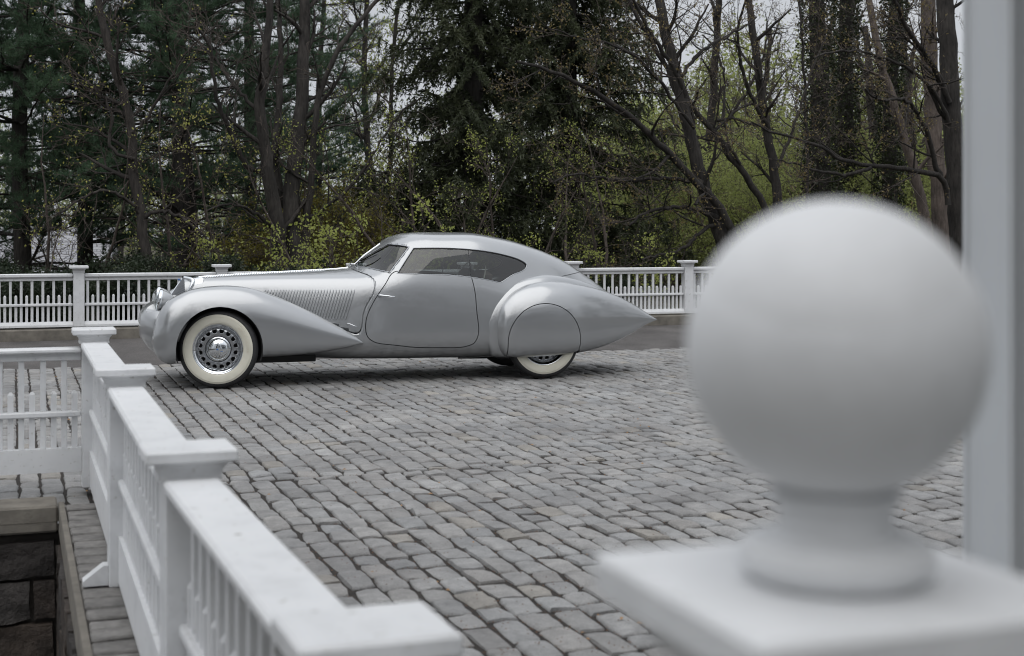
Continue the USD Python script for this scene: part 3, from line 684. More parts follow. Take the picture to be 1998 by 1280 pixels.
def ws_edge(off):
    edge = [(1.425, 1.186)] + [(u, z) for u, z in smooth_curve([(1.50, 1.170), (1.60, 1.148), (1.735, 1.118)], 16)] + [(u, z) for u, z in np.linspace((1.745, 1.13), (1.950, 1.373), 12)] + [(u, z) for u, z in smooth_curve([(1.955, 1.378), (1.87, 1.396), (1.785, 1.401)], 12)]
    p = on_side(np.array(edge), off); p[0, 1] = 0.0; p[-1, 1] = min(p[-1, 1], .1)
    return np.vstack([p, [(1.775, 0, 1.402)]])
both('windscreen_frame', tube(ws_edge(.002), .006, 6, False), 'satin_chrome', smooth=60)
cobj('windscreen_seal', _band ^ prism(WS.buffer(.001).difference(WS.buffer(-.008)), -1, 1), 'seal_black', smooth=30)
def on_front(v, z):
    for u in np.linspace(1.36, 2.05, 140):
        h = hull_half(u); k = int(np.argmax(h[:, 0])); q = h[k:]
        if float(np.interp(abs(v), q[::-1, 0], q[::-1, 1])) >= z: return (u, v, z)
    return (2.05, v, z)
cobj('windscreen_pillar', tube(np.array([on_front(0, z) for z in np.linspace(1.185, 1.405, 10)]), .010, 8), 'chrome', smooth=60)
for sv in (1, -1):
    a = np.array(on_front(.20 * sv, 1.175)) + (-.012, 0, .006); b = np.array(on_front(.30 * sv, 1.285)) + (-.02, 0, .012)
    cobj('wiper', tube(np.array([a, a + (0, 0, .02), (a + b) / 2 + (-.006, 0, .006), b]), .005, 5), 'dark_steel', smooth=60)
    cobj('wiper_pivot', tube(np.array([a - (.004, 0, .02), a + (-.006, 0, .012)]), .012, 8), 'chrome', smooth=40)
# divider between the door glass and the quarter glass
dl = np.array([(fr, z) for z in np.linspace(1.064, 1.352, 14)])
both('window_divider', tube(on_side(dl, -.012), .004, 6), 'dark_steel')
# ---- hood louvres: slanted raised ribs, the lower ends following the fender
ftop = PchipInterpolator(np.array(FT)[:, 0], np.array(FT)[:, 1])
for k in range(31):
    ut = .493 + (1.367 - .493) * k / 30
    pts = []
    for s in np.linspace(0, 1, 16):
        u, z = ut - .105 * s * 1.0, .945 - .30 * s
        if z < float(ftop(u)) - .03: break
        pts.append((u, z))
    if len(pts) < 3: pts = [(ut, .945), (ut - .014, .905), (ut - .02, .89)]
    p = on_side(np.array(pts), .0025)
    r = np.full(len(p), .0085); r[0] = .005; r[-1] = .004
    both('louvre', tube(p, r, 6), 'silver_paint', smooth=60)
# rows of small louvres and the bright hinge strip along the top of the hood
def top_z(u, v):
    h = hull_half(u); k = int(np.argmax(h[:, 0])); s = h[k:]
    return float(np.interp(v, s[::-1, 0], s[::-1, 1]))
for k in range(50):
    u = -.10 + 1.22 * k / 49; vv = .105 + .05 * k / 49
    p = np.array([(u, vv - .022, top_z(u, vv - .022) + .004), (u + .004, vv, top_z(u, vv) + .009), (u + .008, vv + .024, top_z(u, vv + .024) + .003)])
    both('hood_top_louvre', tube(p, [.004, .0075, .004], 5), 'chrome', smooth=60)
hs = np.array([(u, .07 + .03 * s, top_z(u, .07 + .03 * s) + .003) for s, u in zip(np.linspace(0, 1, 30), np.linspace(-.28, 1.13, 30))])
both('hood_strip', tube(hs, .008, 6), 'chrome', smooth=60)
cs = np.array([(u, 0, float(HP[10](u)) + .003) for u in np.linspace(-.29, 1.40, 34)])
cobj('hood_hinge', tube(cs, .007, 6), 'chrome', smooth=60)
# ---- handles
def handle(u0, u1, z0, z1, r=.010):
    p = np.array([(u0, surf_v(u0, z0) + .004, z0), (u0, surf_v(u0, z0) + .03, z0 + .002), (u0 + .02, surf_v(u0, z0) + .036, z0 + .001), (u0 + .6 * (u1 - u0), surf_v(u1, z1) + .036, .4 * z0 + .6 * z1), (u1, surf_v(u1, z1) + .030, z1)])
    return tube(smooth_curve(p, 16), np.linspace(r, r * .65, 16), 8)
both('door_handle', handle(1.606, 1.756, .888, .876), 'chrome', smooth=60)
both('handle_boss', tube(np.array([(1.606, surf_v(1.606, .888) - .003, .888), (1.606, surf_v(1.606, .888) + .010, .888)]), .016, 12), 'chrome', smooth=40)
both('hood_catch', handle(1.283, 1.372, .602, .580, .005), 'chrome', smooth=60)
# ---- grille: pointed chrome shell with upright bars
gb, gt = np.array([-.435, .885]), np.array([-.315, 1.062])
def gpt(s, v, out=0.0):
    """s 0..1 up the slanted face; the centre line stands forward of the sides"""
    w = gb * (1 - s) + gt * s
    return (w[0] + .16 * (abs(v) / .2) ** 1.3 - out, v, w[1])
def gw(s): return .185 * (1 - .25 * s ** 3) * (1 if s < .85 else math.sqrt(max(0, 1 - ((s - .85) / .16) ** 2)))
gr = np.array([gpt(s, gw(s)) for s in np.linspace(0, 1, 24)])
sh = []
ring_o = np.vstack([gr, gr[::-1] * (1, -1, 1)])
both('grille_shell', tube(gr, .022, 10), 'chrome', smooth=60)
gv, gf = [], []
ss = np.linspace(0, 1, 24)
for i, s in enumerate(ss):
    for j, q in enumerate(np.linspace(-1, 1, 15)): gv.append(gpt(s, gw(s) * q, -.012))
for i in range(23):
    for j in range(14):
        a = i * 15 + j; gf += [(a, a + 1, a + 16), (a, a + 16, a + 15)]
gp = trimesh.Trimesh(np.array(gv), np.array(gf), process=False)
cobj('grille_backing', gp, 'dark_steel')
for k in range(-13, 14):
    v = .0135 * k
    smax = max([s for s in ss if gw(s) > abs(v)] + [0.1])
    cobj('grille_bar', tube(np.array([gpt(s, v, -.004) for s in np.linspace(0.0, smax, 7)]), .0035 if k else .009, 5), 'chrome' if k == 0 else 'satin_chrome', smooth=60)
sl = []
for s in np.linspace(0, 1, 24):
    a = np.array(gpt(s, gw(s))); sl.append([(a[0] - .004, a[1] + .006, a[2]), (a[0] + .10, a[1] + .018 - .01 * s, a[2] + .012 + .01 * s)])
sl = np.array(sl).reshape(-1, 3); fc = []
for i in range(23): fc += [(2 * i, 2 * i + 1, 2 * i + 3), (2 * i, 2 * i + 3, 2 * i + 2)]
both('grille_side', trimesh.Trimesh(sl, np.array(fc), process=False), 'chrome', smooth=True)
cobj('radiator_emblem', m3.Manifold.sphere(.012, 24).scale((1.0, .5, 1.0)).translate((-.352, 0, 1.045)), 'blue_enamel', smooth=60)
cobj('radiator_cap', tube(np.array([(-.30, 0, 1.06), (-.305, 0, 1.083)]), .02, 12), 'chrome', smooth=40)
# ---- head lamps
def lathe_u(profile, n, c, tilt):
    m = revolve(profile, n); T = trimesh.transformations.rotation_matrix(-math.pi / 2 + tilt, (0, 1, 0)); m.apply_transform(T); m.apply_translation(c)
    return m
lt = math.radians(10)
both('headlight', lathe_u([(0, -.16), (.05, -.15), (.09, -.10), (.108, -.04), (.112, 0), (.098, .002), (.06, -.05), (0, -.07)], 36, lampc, lt), 'silver_paint', smooth=40)
both('headlight_bezel', lathe_u([(.098, .003), (.099, .014), (.108, .020), (.119, .012), (.121, -.004), (.115, -.016), (.108, -.010)], 40, lampc, lt), 'chrome', smooth=60)
both('headlight_lens', lathe_u([(.104, .008), (.09, .030), (.06, .046), (.03, .053), (0, .055)], 36, lampc, lt), 'lamp_glass', smooth=True)
# ---- wheels
def vaxis(m):   # lathe axis z -> +v
    m.apply_transform(np.array([[1, 0, 0, 0], [0, 0, 1, 0], [0, -1, 0, 0], [0, 0, 0, 1]], float)); return m
def make_wheel():
    H = .083
    tyre_o = [(.338, H - .005), (.352, H - .008), (.363, H - .014), (.372, .064), (.3795, .054), (.3845, .034), (.386, .018), (.386, -.018), (.3845, -.034), (.3795, -.054), (.372, -.064), (.35, -.078), (.30, -.083), (.25, -.075), (.236, -.065), (.236, .055), (.25, .071)]
    n = 168
    tm = revolve(tyre_o, n)
    v = np.array(tm.vertices); r = np.hypot(v[:, 0], v[:, 1]); a = np.arctan2(v[:, 1], v[:, 0])
    k = np.round(a / (2 * math.pi / n)).astype(int)
    s = np.where((r > .37) & (abs(v[:, 2]) > .05) & (k % 2 == 0), .985, 1.0); v[:, :2] *= s[:, None]
    tm = trimesh.Trimesh(v, tm.faces, process=False)
    ww = revolve([(.243, .062), (.25, .072), (.262, .0795), (.285, .084), (.305, .0852), (.318, .0845), (.3185, .0862), (.322, .0862), (.3225, .0835), (.332, .0818), (.339, .0795), (.342, .0765)], 96)
    rim = revolve([(.19, .028), (.205, .026), (.213, .030), (.218, .044), (.222, .052), (.230, .055), (.236, .062), (.241, .069), (.247, .070), (.250, .064), (.249, .054)], 96)
    disc = revolve([(.02, .02), (.115, .02), (.13, .040), (.15, .046), (.175, .045), (.195, .038), (.208, .026), (.208, .016), (.19, .026), (.175, .033), (.15, .034), (.135, .028), (.12, .008), (.02, .008)], 96, close=True)
    dm = m3.Manifold(m3.Mesh(np.asarray(disc.vertices, np.float32), np.asarray(disc.faces, np.uint32)))
    if dm.volume() < 0 or dm.is_empty(): disc.invert(); dm = m3.Manifold(m3.Mesh(np.asarray(disc.vertices, np.float32), np.asarray(disc.faces, np.uint32)))
    for q in range(16):
        t = 2 * math.pi * (q + .5) / 16
        dm = dm - m3.Manifold.cylinder(.2, .0215, .0245, 20).translate((.177 * math.cos(t), .177 * math.sin(t), -.05))
    lips = []
    for q in range(16):
        t = 2 * math.pi * (q + .5) / 16
        g = np.arange(17) * 2 * math.pi / 16
        lips.append(tube(np.column_stack([.177 * math.cos(t) + .025 * np.cos(g), .177 * math.sin(t) + .025 * np.sin(g), np.full(17, .0435) - .004 * (np.cos(g - t))]), .0035, 5, False))
    drum = revolve([(0, .0), (.2, .0), (.2, -.06), (0, -.06)], 40)
    cap = revolve([(.122, .034), (.123, .044), (.119, .050), (.112, .052), (.108, .055), (.098, .070), (.08, .083), (.055, .093), (.03, .0985), (0, .100)], 64)
    return dict(tyre=(tm, 'black_rubber', 40), whitewall=(ww, 'whitewall', 45), rim=(rim, 'chrome', 50), wheel_disc=(tri(dm), 'satin_chrome', 35), hole_lips=(join(lips), 'satin_chrome', 60), brake_drum=(drum, 'underbody_black', 30), hub_cap=(cap, 'chrome', 45))
wheel_parts = make_wheel()
def letters(word, radius, a0, step, hgt, z):
    out = []
    for k, ch in enumerate(word):
        m = meshkit.text_mesh(ch, hgt, .0022); c = m.bounds.mean(0); m.apply_translation(-c + (0, 0, .001))
        a = a0 - step * k
        m.apply_transform(trimesh.transformations.rotation_matrix(a - math.pi / 2, (0, 0, 1)))
        m.apply_translation((radius * math.cos(a), radius * math.sin(a), z)); out.append(m)
    return join(out)
def put_wheel(u, side, steer=0.0, name='wheel'):
    w = thing(name, parent=car)
    def place(m):
        m = m.copy(); vaxis(m)
        if side < 0: m.vertices[:, 1] *= -1; m.faces = m.faces[:, ::-1]
        m.apply_transform(trimesh.transformations.rotation_matrix(steer, (0, 0, 1)))
        m.apply_translation((u, .722 * side if u < 1 else .688 * side, .386)); return m
    for nm, (m, mt, sm) in wheel_parts.items():
        cobj(nm, place(m), mt, w, smooth=sm)
    if side > 0:
        # vaxis turns the lathe's (x, y, z) into (u, v, z) = (x, z, -y): letters are drawn with y down
        L = letters('EXCELSIOR', .292, math.radians(44), math.radians(6.1), .021, .0853)
        L.vertices[:, 1] *= -1; L.faces = L.faces[:, ::-1]
        cobj('tyre_lettering', place(L), 'whitewall_lettering', w)
        e = join([cbox(.020, .016, .006, .002, (0, 0, .0995)), cbox(.046, .007, .006, .002, (.030, .018, .095))]); cobj('hub_emblem', place(e), 'blue_enamel', w)
    return w
put_wheel(0.0, 1, math.radians(12)); put_wheel(0.0, -1, math.radians(12)); put_wheel(3.345, 1); put_wheel(3.345, -1)
# ---- underneath
cobj('chassis', cbox(3.3, .9, .10, .02, (1.72, 0, .30)), 'underbody_black')
both('side_valance', cbox(.62, .03, .07, .008, (.66, .62, .262)), 'underbody_black')
cobj('front_axle', tube(np.array([(0, -.7, .386), (0, -.4, .30), (0, .4, .30), (0, .7, .386)]), .035, 8), 'underbody_black')
cobj('rear_axle', tube(np.array([(3.345, -.7, .386), (3.345, .7, .386)]), .05, 8), 'underbody_black')
cobj('exhaust_pipe', tube(np.array([(2.85, .30, .24), (2.95, .48, .21), (3.02, .52, .22)]), .026, 8), 'dark_steel', smooth=40)
cobj('silencer', tube(np.array([(2.55, .20, .23), (2.85, .25, .23)]), .055, 12), 'underbody_black', smooth=40)
# ---- cabin
liner_ = (man(offset(cab_t, .0225)) - man(offset(cab_t, .028))) - m3.Manifold.cube((6, 3, .16), True).translate((2, 0, .24))
cobj('cabin_lining', liner_ - prism(WINP.buffer(.012), -1.2, 1.2) - prism(WS.buffer(.01), -1.2, 1.2), 'interior_grey', smooth=38)
cobj('cabin_floor', cbox(1.9, 1.2, .02, .004, (2.4, 0, .36)), 'interior_grey')
cobj('dashboard', cbox(.10, 1.12, .24, .03, (1.80, 0, .98)), 'interior_grey')
for v in (-.32, .32):
    cobj('seat', m3.Manifold.hull_points(np.array([(2.2 + a, v + b, c) for a, b, c in [(0, -.26, .5), (0, .26, .5), (.5, -.26, .5), (.5, .26, .5), (0, -.24, .62), (0, .24, .62), (.5, -.24, .58), (.5, .24, .58)]])), 'seat_leather')
    bk = m3.Manifold.hull_points(np.array([(2.62 + a, v + b, c) for a, b, c in [(0, -.26, .5), (0, .26, .5), (.14, -.26, .5), (.14, .26, .5), (.12, -.23, 1.08), (.12, .23, 1.08), (.22, -.23, 1.08), (.22, .23, 1.08), (.16, -.18, 1.13), (.16, .18, 1.13)]]))
    cobj('seat_back', bk, 'seat_leather', smooth=40)
    pp = smooth_curve([(2.735, v - .25, .9), (2.745, v - .24, 1.06), (2.775, v - .18, 1.135), (2.775, v + .18, 1.135), (2.745, v + .24, 1.06), (2.735, v + .25, .9)], 30)
    cobj('seat_piping', tube(pp, .007, 5), 'steering_white', smooth=60)
g = np.arange(41) * 2 * math.pi / 40
wheel_c = np.array([2.08, -.34, 1.03]); tl = math.radians(38)
sw = np.column_stack([.20 * np.sin(g) * math.sin(tl), .20 * np.cos(g), .20 * np.sin(g) * math.cos(tl)]) + wheel_c
sm = [tube(sw, .011, 6, False)] + [tube(np.array([wheel_c, sw[k]]), .007, 5) for k in (5, 15, 25, 35)] + [tube(np.array([wheel_c, wheel_c + (-.28, 0, -.2)]), .02, 6)]
cobj('steering_wheel', join(sm), 'steering_white', smooth=50)
# ------------------------------------------------------------------ the wood behind the railing
def leaf_mat(name, c1, c2, trans=0.35, scale=1.3, rough=0.55):
    mat(name, {'g': ('geometry', {}), 'n': ('noise_texture', {'scale': scale, 'detail': 4.0, 'roughness': 0.7}), 'r': ('rgb_ramp', {'ramp': [(0.32, c1), (0.68, c2)]}),
               'ri': ('rgb_ramp', {'ramp': [(0, (.7, .7, .7)), (1, (1.3, 1.3, 1.3))]}), 'mm': ('mix_color', {'blend_type': 'multiply', 'fac': 1.0}),
               'p': ('principled_bsdf', {'roughness': rough, 'specular_ior_level': 0.35}), 't': ('translucent_bsdf', {}), 'm': ('mix_closure', {'fac': trans})},
        [('g.position', 'n.vector'), ('n.fac', 'r.fac'), ('g.random_per_island', 'ri.fac'), ('r.color', 'mm.a'), ('ri.color', 'mm.b'), ('mm.result', 'p.base_color'), ('mm.result', 't.color'), ('p.BSDF', 'm.closure1'), ('t.BSDF', 'm.closure2')], surface='m.closure')
leaf_mat('pine_needles', (0.048, 0.090, 0.052), (0.110, 0.175, 0.098), .38)
leaf_mat('spruce_needles', (0.038, 0.052, 0.026), (0.085, 0.098, 0.046), .25)
leaf_mat('spring_leaf', (0.27, 0.32, 0.07), (0.48, 0.52, 0.15), .45)
leaf_mat('yellow_leaf', (0.29, 0.30, 0.07), (0.50, 0.50, 0.15), .45)
leaf_mat('understory_leaf', (0.22, 0.255, 0.075), (0.44, 0.49, 0.17), .5, .7)
leaf_mat('far_leaf', (0.20, 0.23, 0.11), (0.36, 0.40, 0.19), .5, .35)
leaf_mat('shrub_leaf', (0.012, 0.022, 0.012), (0.035, 0.05, 0.022), .2)
leaf_mat('olive_leaf', (0.12, 0.105, 0.022), (0.26, 0.23, 0.05), .4, .9)
leaf_mat('ivy_leaf', (0.014, 0.022, 0.010), (0.04, 0.05, 0.018), .2)
leaf_mat('red_bud', (0.12, 0.085, 0.04), (0.26, 0.21, 0.08), .3)
def bark(name, c1, c2, sc=3.0):
    mat(name, {'g': ('geometry', {}), 'mp': ('mapping', {'scale': (1, 1, .18)}), 'n': ('noise_texture', {'scale': 26.0, 'detail': 6.0, 'roughness': .7}), 'r': ('rgb_ramp', {'ramp': [(0.3, c1), (0.7, c2)]}),
               'n2': ('noise_texture', {'scale': sc, 'detail': 3.0}), 'r2': ('rgb_ramp', {'ramp': [(.3, (.65, .65, .65)), (.7, (1.25, 1.22, 1.18))]}), 'mm': ('mix_color', {'blend_type': 'multiply', 'fac': 1.0}),
               'b': ('bump', {'strength': .9, 'distance': .03}), 'p': ('principled_bsdf', {'roughness': .9, 'specular_ior_level': .2})},
        [('g.position', 'mp.vector'), ('mp.vector', 'n.vector'), ('n.fac', 'r.fac'), ('g.position', 'n2.vector'), ('n2.fac', 'r2.fac'), ('r.color', 'mm.a'), ('r2.color', 'mm.b'), ('mm.result', 'p.base_color'), ('n.fac', 'b.height'), ('b.normal', 'p.normal')])
bark('dark_bark', (0.017, 0.016, 0.0155), (0.052, 0.048, 0.045))
bark('brown_bark', (0.019, 0.0175, 0.0165), (0.058, 0.052, 0.048))
bark('grey_bark', (0.022, 0.0205, 0.0195), (0.066, 0.061, 0.057))
bark('pale_bark', (0.06, 0.05, 0.045), (0.15, 0.125, 0.112))
bark('twig_bark', (0.045, 0.038, 0.034), (0.125, 0.106, 0.094))

class Wood:
    def __init__(self): self.V, self.F, self.n = [], [], 0
    def add(self, p, r, sides):
        v, f = tube_arrays(p, r, sides); self.V.append(v.astype(np.float32)); self.F.append(f + self.n); self.n += len(v)
    def mesh(self): return np.vstack(self.V), np.vstack(self.F)
def unit(v): return v / (math.sqrt(float(v @ v)) + 1e-9)
def walk(p, d, L, n, r, wob, up):
    pts = [np.array(p, float)]; d = unit(np.array(d, float)); s = L / n
    for k in range(n):
        d = unit(d + r.normal(0, wob, 3) + np.array([0, 0, up]))
        pts.append(pts[-1] + d * s)
    return np.array(pts)
def side_dir(t, r, ang, flat=0.0):
    """a direction that leaves the tangent t at the angle ang"""
    q = r.normal(0, 1, 3); q[2] *= (1 - flat); q = unit(q - t * (q @ t))
    return unit(t * math.cos(ang) + q * math.sin(ang))
def branch_out(wood, twigs, tips, path, rad, r, level, maxlevel, count, length, up=0.05, ang=(0.6, 1.1), wob=.13, start=.25, rmin=.0048, flat=.2):
    n = len(path)
    for c in range(count):
        s = start + (1 - start) * (c + r.random()) / count
        k = min(n - 2, int(s * (n - 1))); q = s * (n - 1) - k
        p = path[k] * (1 - q) + path[k + 1] * q; t = unit(path[k + 1] - path[k])
        L = length * r.uniform(.55, 1.25) * (1 - .45 * s)
        pr = max(rmin, float(np.interp(s * (n - 1), np.arange(n), rad)) * r.uniform(.4, .6)); 
        d = side_dir(t, r, r.uniform(*ang), flat)
        m = 7 if level == 1 else (5 if level == 2 else 4)
        pts = walk(p, d, L, m, r, wob, up)
        rr = np.linspace(pr, max(rmin * .7, pr * .3), len(pts))
        (wood if pr > .012 else twigs).add(pts, rr, 6 if pr > .03 else (4 if pr > .012 else 3))
        if level < maxlevel:
            branch_out(wood, twigs, tips, pts, rr, r, level + 1, maxlevel, max(4, int(count * .85)) if level == 1 else max(4, int(count * .85)), L * .58, up, ang, wob * 1.1, .2, rmin, flat)
        else:
            tips.append(pts[-1]); tips.append(pts[-2])
def leaves(pts, size, r, n_each=1, spread=0.0, aspect=.55, jitter=.4):
    P = np.repeat(np.asarray(pts, float), n_each, 0); P = P + r.normal(0, 1, P.shape) * spread
    n = len(P); a = r.normal(0, 1, (n, 3)); a /= np.linalg.norm(a, axis=1)[:, None]
    b = np.cross(a, r.normal(0, 1, (n, 3))); b /= np.linalg.norm(b, axis=1)[:, None] + 1e-9
    L = size * r.uniform(1 - jitter, 1 + jitter, n)[:, None]
    v = np.stack([P, P + a * L * .5 + b * L * aspect * .5, P + a * L, P + a * L * .5 - b * L * aspect * .5], 1).reshape(-1, 3)
    i = np.arange(n)[:, None] * 4
    return v, np.vstack([i + [0, 1, 2], i + [0, 2, 3]])
def needles(P, D, length, width, r, per, cone=.9):
    """tufts: `per` thin triangles round each point, leaning along D"""
    n = len(P) * per; P = np.repeat(P, per, 0); D = np.repeat(D, per, 0)
    a = D + r.normal(0, cone, (n, 3)); a /= np.linalg.norm(a, axis=1)[:, None]
    b = np.cross(a, r.normal(0, 1, (n, 3))); b /= np.linalg.norm(b, axis=1)[:, None] + 1e-9
    L = length * r.uniform(.7, 1.2, n)[:, None]
    v = np.stack([P - b * width * .5, P + b * width * .5, P + a * L], 1).reshape(-1, 3)
    return v, np.arange(3 * n).reshape(-1, 3)
def px_path(pts, y, n=24, dy=None):
    """a limb through pixels of the photograph standing at depth y (dy: how far its end leans in depth)"""
    q = np.array([aty(a, b, y) for a, b in pts]); q = smooth_curve(q, n)
    if dy: q[:, 1] += np.linspace(0, 1, n) ** 1.3 * dy
    return q
def seat(path):
    """carry a trunk down into the ground"""
    b = path[0]; g = float(ground_z(b[0], b[1])) - .15
    if b[2] <= g: return path
    d = path[0] - path[2]; d = d / (abs(d[2]) + 1e-9) * (b[2] - g)
    return np.vstack([[b + d * [1, 1, 1]], path])
def finish_tree(t, trunk, twigs, mt, tw='twig_bark', leaf=None, leafmt=None, leafname='foliage'):
    obj('trunk', trunk.mesh(), mt, t, smooth=True)
    if twigs.V: obj('twigs', twigs.mesh(), tw, t, smooth=True, kind='stuff')
    if leaf is not None: obj(leafname, leaf, leafmt, t, kind='stuff')
def hardwood(name, label, y, limbs, mt, seed, spread=None, leafmt=None, leaf_size=.035, leaf_frac=.5, n1=12, len1=1.6, maxlevel=3, flare=1.35, extra_leaves=1, zlim=None, group=None):
    """limbs: list of (pixel path, base width px, tip width px, depth lean, side branches)"""
    r = np.random.default_rng(seed); trunk, twigs, tips = Wood(), Wood(), []
    t = thing(name, label, 'tree', group=group)
    for k, (pp, w0, w1, dy, cnt) in enumerate(limbs):
        path = px_path(pp, y if k == 0 or not isinstance(dy, tuple) else y + dy[0], 26, dy[1] if isinstance(dy, tuple) else dy)
        sc = y / FPX / (CY - (pp[0][0] - 999) / FPX * SY)
        n0 = len(path)
        if k == 0: path = seat(path)
        path = path + np.vstack([np.zeros(3), r.normal(0, .012, (len(path) - 1, 3))])
        rad = np.linspace(w0, w1, len(path)) * sc / 2 * (.80 if mt == 'dark_bark' else .92)
        if k == 0: rad[:3] *= np.array([flare, 1 + (flare - 1) * .5, 1.05])[:len(rad[:3])]
        trunk.add(path, rad, 12 if rad[0] > .06 else 8)
        if cnt:
            branch_out(trunk, twigs, tips, path, np.minimum(rad, .09), r, 1, maxlevel, cnt, len1, ang=(.55, 1.25), start=.12 if k else .3)
    tips = np.array(tips)
    lf = None
    if leafmt and len(tips):
        sel = tips[r.random(len(tips)) < leaf_frac]
        if zlim: sel = sel[sel[:, 2] < zlim + r.normal(0, .6, len(sel))]
        lf = leaves(sel, leaf_size, r, extra_leaves, leaf_size * .9)
    finish_tree(t, trunk, twigs, mt, leaf=lf, leafmt=leafmt, leafname='young_leaves')
    return t
# --- the trees one can tell apart, left to right
hardwood('maple_tree', 'slender brown maple with a curving trunk left of the twin dark pines', 21.6, [
    ([(290, 540), (285, 500), (278, 440), (268, 370), (261, 300), (252, 220), (228, 140), (205, 60), (192, -40), (185, -120)], 25, 13, .4, 10),
    ([(272, 415), (240, 385), (190, 375), (140, 400), (105, 420)], 8, 3, (.0, -.6), 6),
    ([(281, 425), (330, 415), (370, 440), (420, 490)], 9, 4, (0, -.5), 5),
    ([(262, 310), (215, 265), (222, 235), (180, 160), (120, 110)], 8, 3, (0, .6), 6),
    ([(258, 260), (310, 190), (350, 120), (420, 60)], 7, 3, (0, -.7), 6)], 'brown_bark', 11, leafmt='yellow_leaf', leaf_size=.04, leaf_frac=.16, n1=10, len1=1.5, extra_leaves=2)
hardwood('maple_tree', 'stout grey maple splitting into several upright stems in front of the pines', 23.0, [
    ([(578, 545), (575, 500), (570, 450), (568, 400), (580, 300), (590, 200), (596, 100), (600, 0), (604, -120)], 42, 17, .3, 9),
    ([(552, 545), (545, 480), (535, 420), (520, 330), (508, 240), (505, 190), (512, 100), (518, 20), (520, -60)], 36, 11, (-.1, -.5), 8),
    ([(566, 415), (545, 360), (540, 280), (550, 190), (556, 60), (548, -60)], 17, 9, (.2, .6), 7),
    ([(590, 500), (600, 420), (607, 330), (612, 230), (622, 170), (660, 90), (720, 10), (760, -60)], 17, 7, (.0, -.6), 8),
    ([(520, 330), (480, 325), (455, 275), (425, 220), (410, 160), (370, 60)], 13, 5, (-.2, -.8), 7),
    ([(505, 215), (470, 180), (440, 130), (395, 70), (350, 40)], 9, 4, (0, .9), 6),
    ([(572, 440), (640, 400), (700, 330), (740, 250), (790, 200)], 10, 3, (0, -1.0), 6),
    ([(545, 470), (500, 420), (440, 400), (380, 420)], 9, 3, (0, -.9), 6)], 'grey_bark', 12, leafmt='yellow_leaf', leaf_size=.055, leaf_frac=.36, len1=1.45, extra_leaves=2, zlim=2.4)
hardwood('birch_tree', 'thin upright tree with hazy new leaves against the pale sky left of the spruce', 34.0, [
    ([(726, 470), (724, 380), (716, 250), (713, 150), (716, 60), (722, -60), (726, -160)], 17, 8, .3, 16),
    ([(725, 330), (705, 260), (690, 180), (672, 100)], 7, 3, (0, .5), 6), ([(716, 250), (740, 180), (765, 110), (790, 40)], 7, 3, (0, -.5), 6)], 'grey_bark', 13, leafmt='spring_leaf', leaf_size=.06, leaf_frac=.30, len1=1.6, extra_leaves=2)
hardwood('birch_tree', 'thin grey tree close beside the spruce with bare stems', 32.0, [
    ([(760, 470), (757, 380), (762, 280), (760, 180), (768, 60), (775, -90)], 12, 6, -.3, 13)], 'grey_bark', 14, leafmt='spring_leaf', leaf_size=.06, leaf_frac=.25, len1=1.4, extra_leaves=2)
hardwood('leaning_tree', 'dark tree leaning left behind the ball finial with long low boughs', 22.0, [
    ([(1432, 545), (1420, 500), (1395, 420), (1370, 330), (1347, 220), (1328, 120), (1310, 20), (1296, -90)], 40, 21, .5, 7),
    ([(1432, 470), (1415, 430), (1370, 375), (1300, 312), (1225, 250), (1150, 200), (1060, 160), (960, 135)], 22, 6, (-.1, -1.2), 9),
    ([(1400, 425), (1345, 407), (1280, 406), (1235, 415), (1190, 440)], 13, 5, (-.1, -.8), 6),
    ([(1405, 440), (1365, 450), (1330, 475), (1270, 495), (1200, 505)], 11, 4, (0, -1.0), 5),
    ([(1376, 358), (1310, 348), (1230, 352), (1160, 352), (1090, 345), (1040, 360)], 11, 4, (0, -1.0), 7),
    ([(1340, 190), (1290, 110), (1240, 50), (1200, -20)], 13, 6, (0, -.6), 7),
    ([(1330, 150), (1390, 90), (1450, 60), (1520, 20)], 10, 5, (0, .8), 7),
    ([(1355, 250), (1290, 180), (1200, 110), (1110, 90), (1000, 70)], 10, 3, (0, -1.4), 8)], 'dark_bark', 15, leafmt='red_bud', leaf_size=.04, leaf_frac=.75, len1=1.6, extra_leaves=2)
hardwood('leaning_tree', 'slim dark trunk slanting left between the leaning tree and the upright trunks', 23.4, [
    ([(1515, 500), (1492, 400), (1460, 345), (1430, 305), (1400, 260), (1375, 232), (1330, 160), (1270, 60), (1230, -40)], 19, 9, .3, 9),
    ([(1445, 320), (1420, 240), (1430, 150), (1400, 60)], 8, 4, (0, .6), 6)], 'dark_bark', 16, leafmt='spring_leaf', leaf_size=.035, leaf_frac=.14, len1=1.4)
hardwood('oak_tree', 'upright dark trunk behind the top of the ball finial', 24.2, [
    ([(1530, 540), (1522, 420), (1507, 290), (1492, 180), (1482, 90), (1472, 0), (1462, -110)], 27, 15, .3, 9),
    ([(1500, 250), (1450, 170), (1420, 90), (1425, 0)], 11, 5, (0, -.7), 7),
    ([(1512, 330), (1560, 240), (1600, 150), (1650, 60)], 9, 4, (0, .7), 7),
    ([(1495, 210), (1440, 210), (1380, 250), (1310, 270)], 8, 3, (0, -.9), 6)], 'dark_bark', 17, leafmt='red_bud', leaf_size=.038, leaf_frac=.5, len1=1.5)
hardwood('sapling', 'thin straight sapling in the green thicket right of the upright dark trunk', 25.0, [
    ([(1577, 520), (1576, 400), (1578, 280), (1574, 160), (1570, 40), (1566, -80)], 9, 5, .2, 11)], 'dark_bark', 18, leafmt='spring_leaf', leaf_size=.04, leaf_frac=.25, len1=1.1)
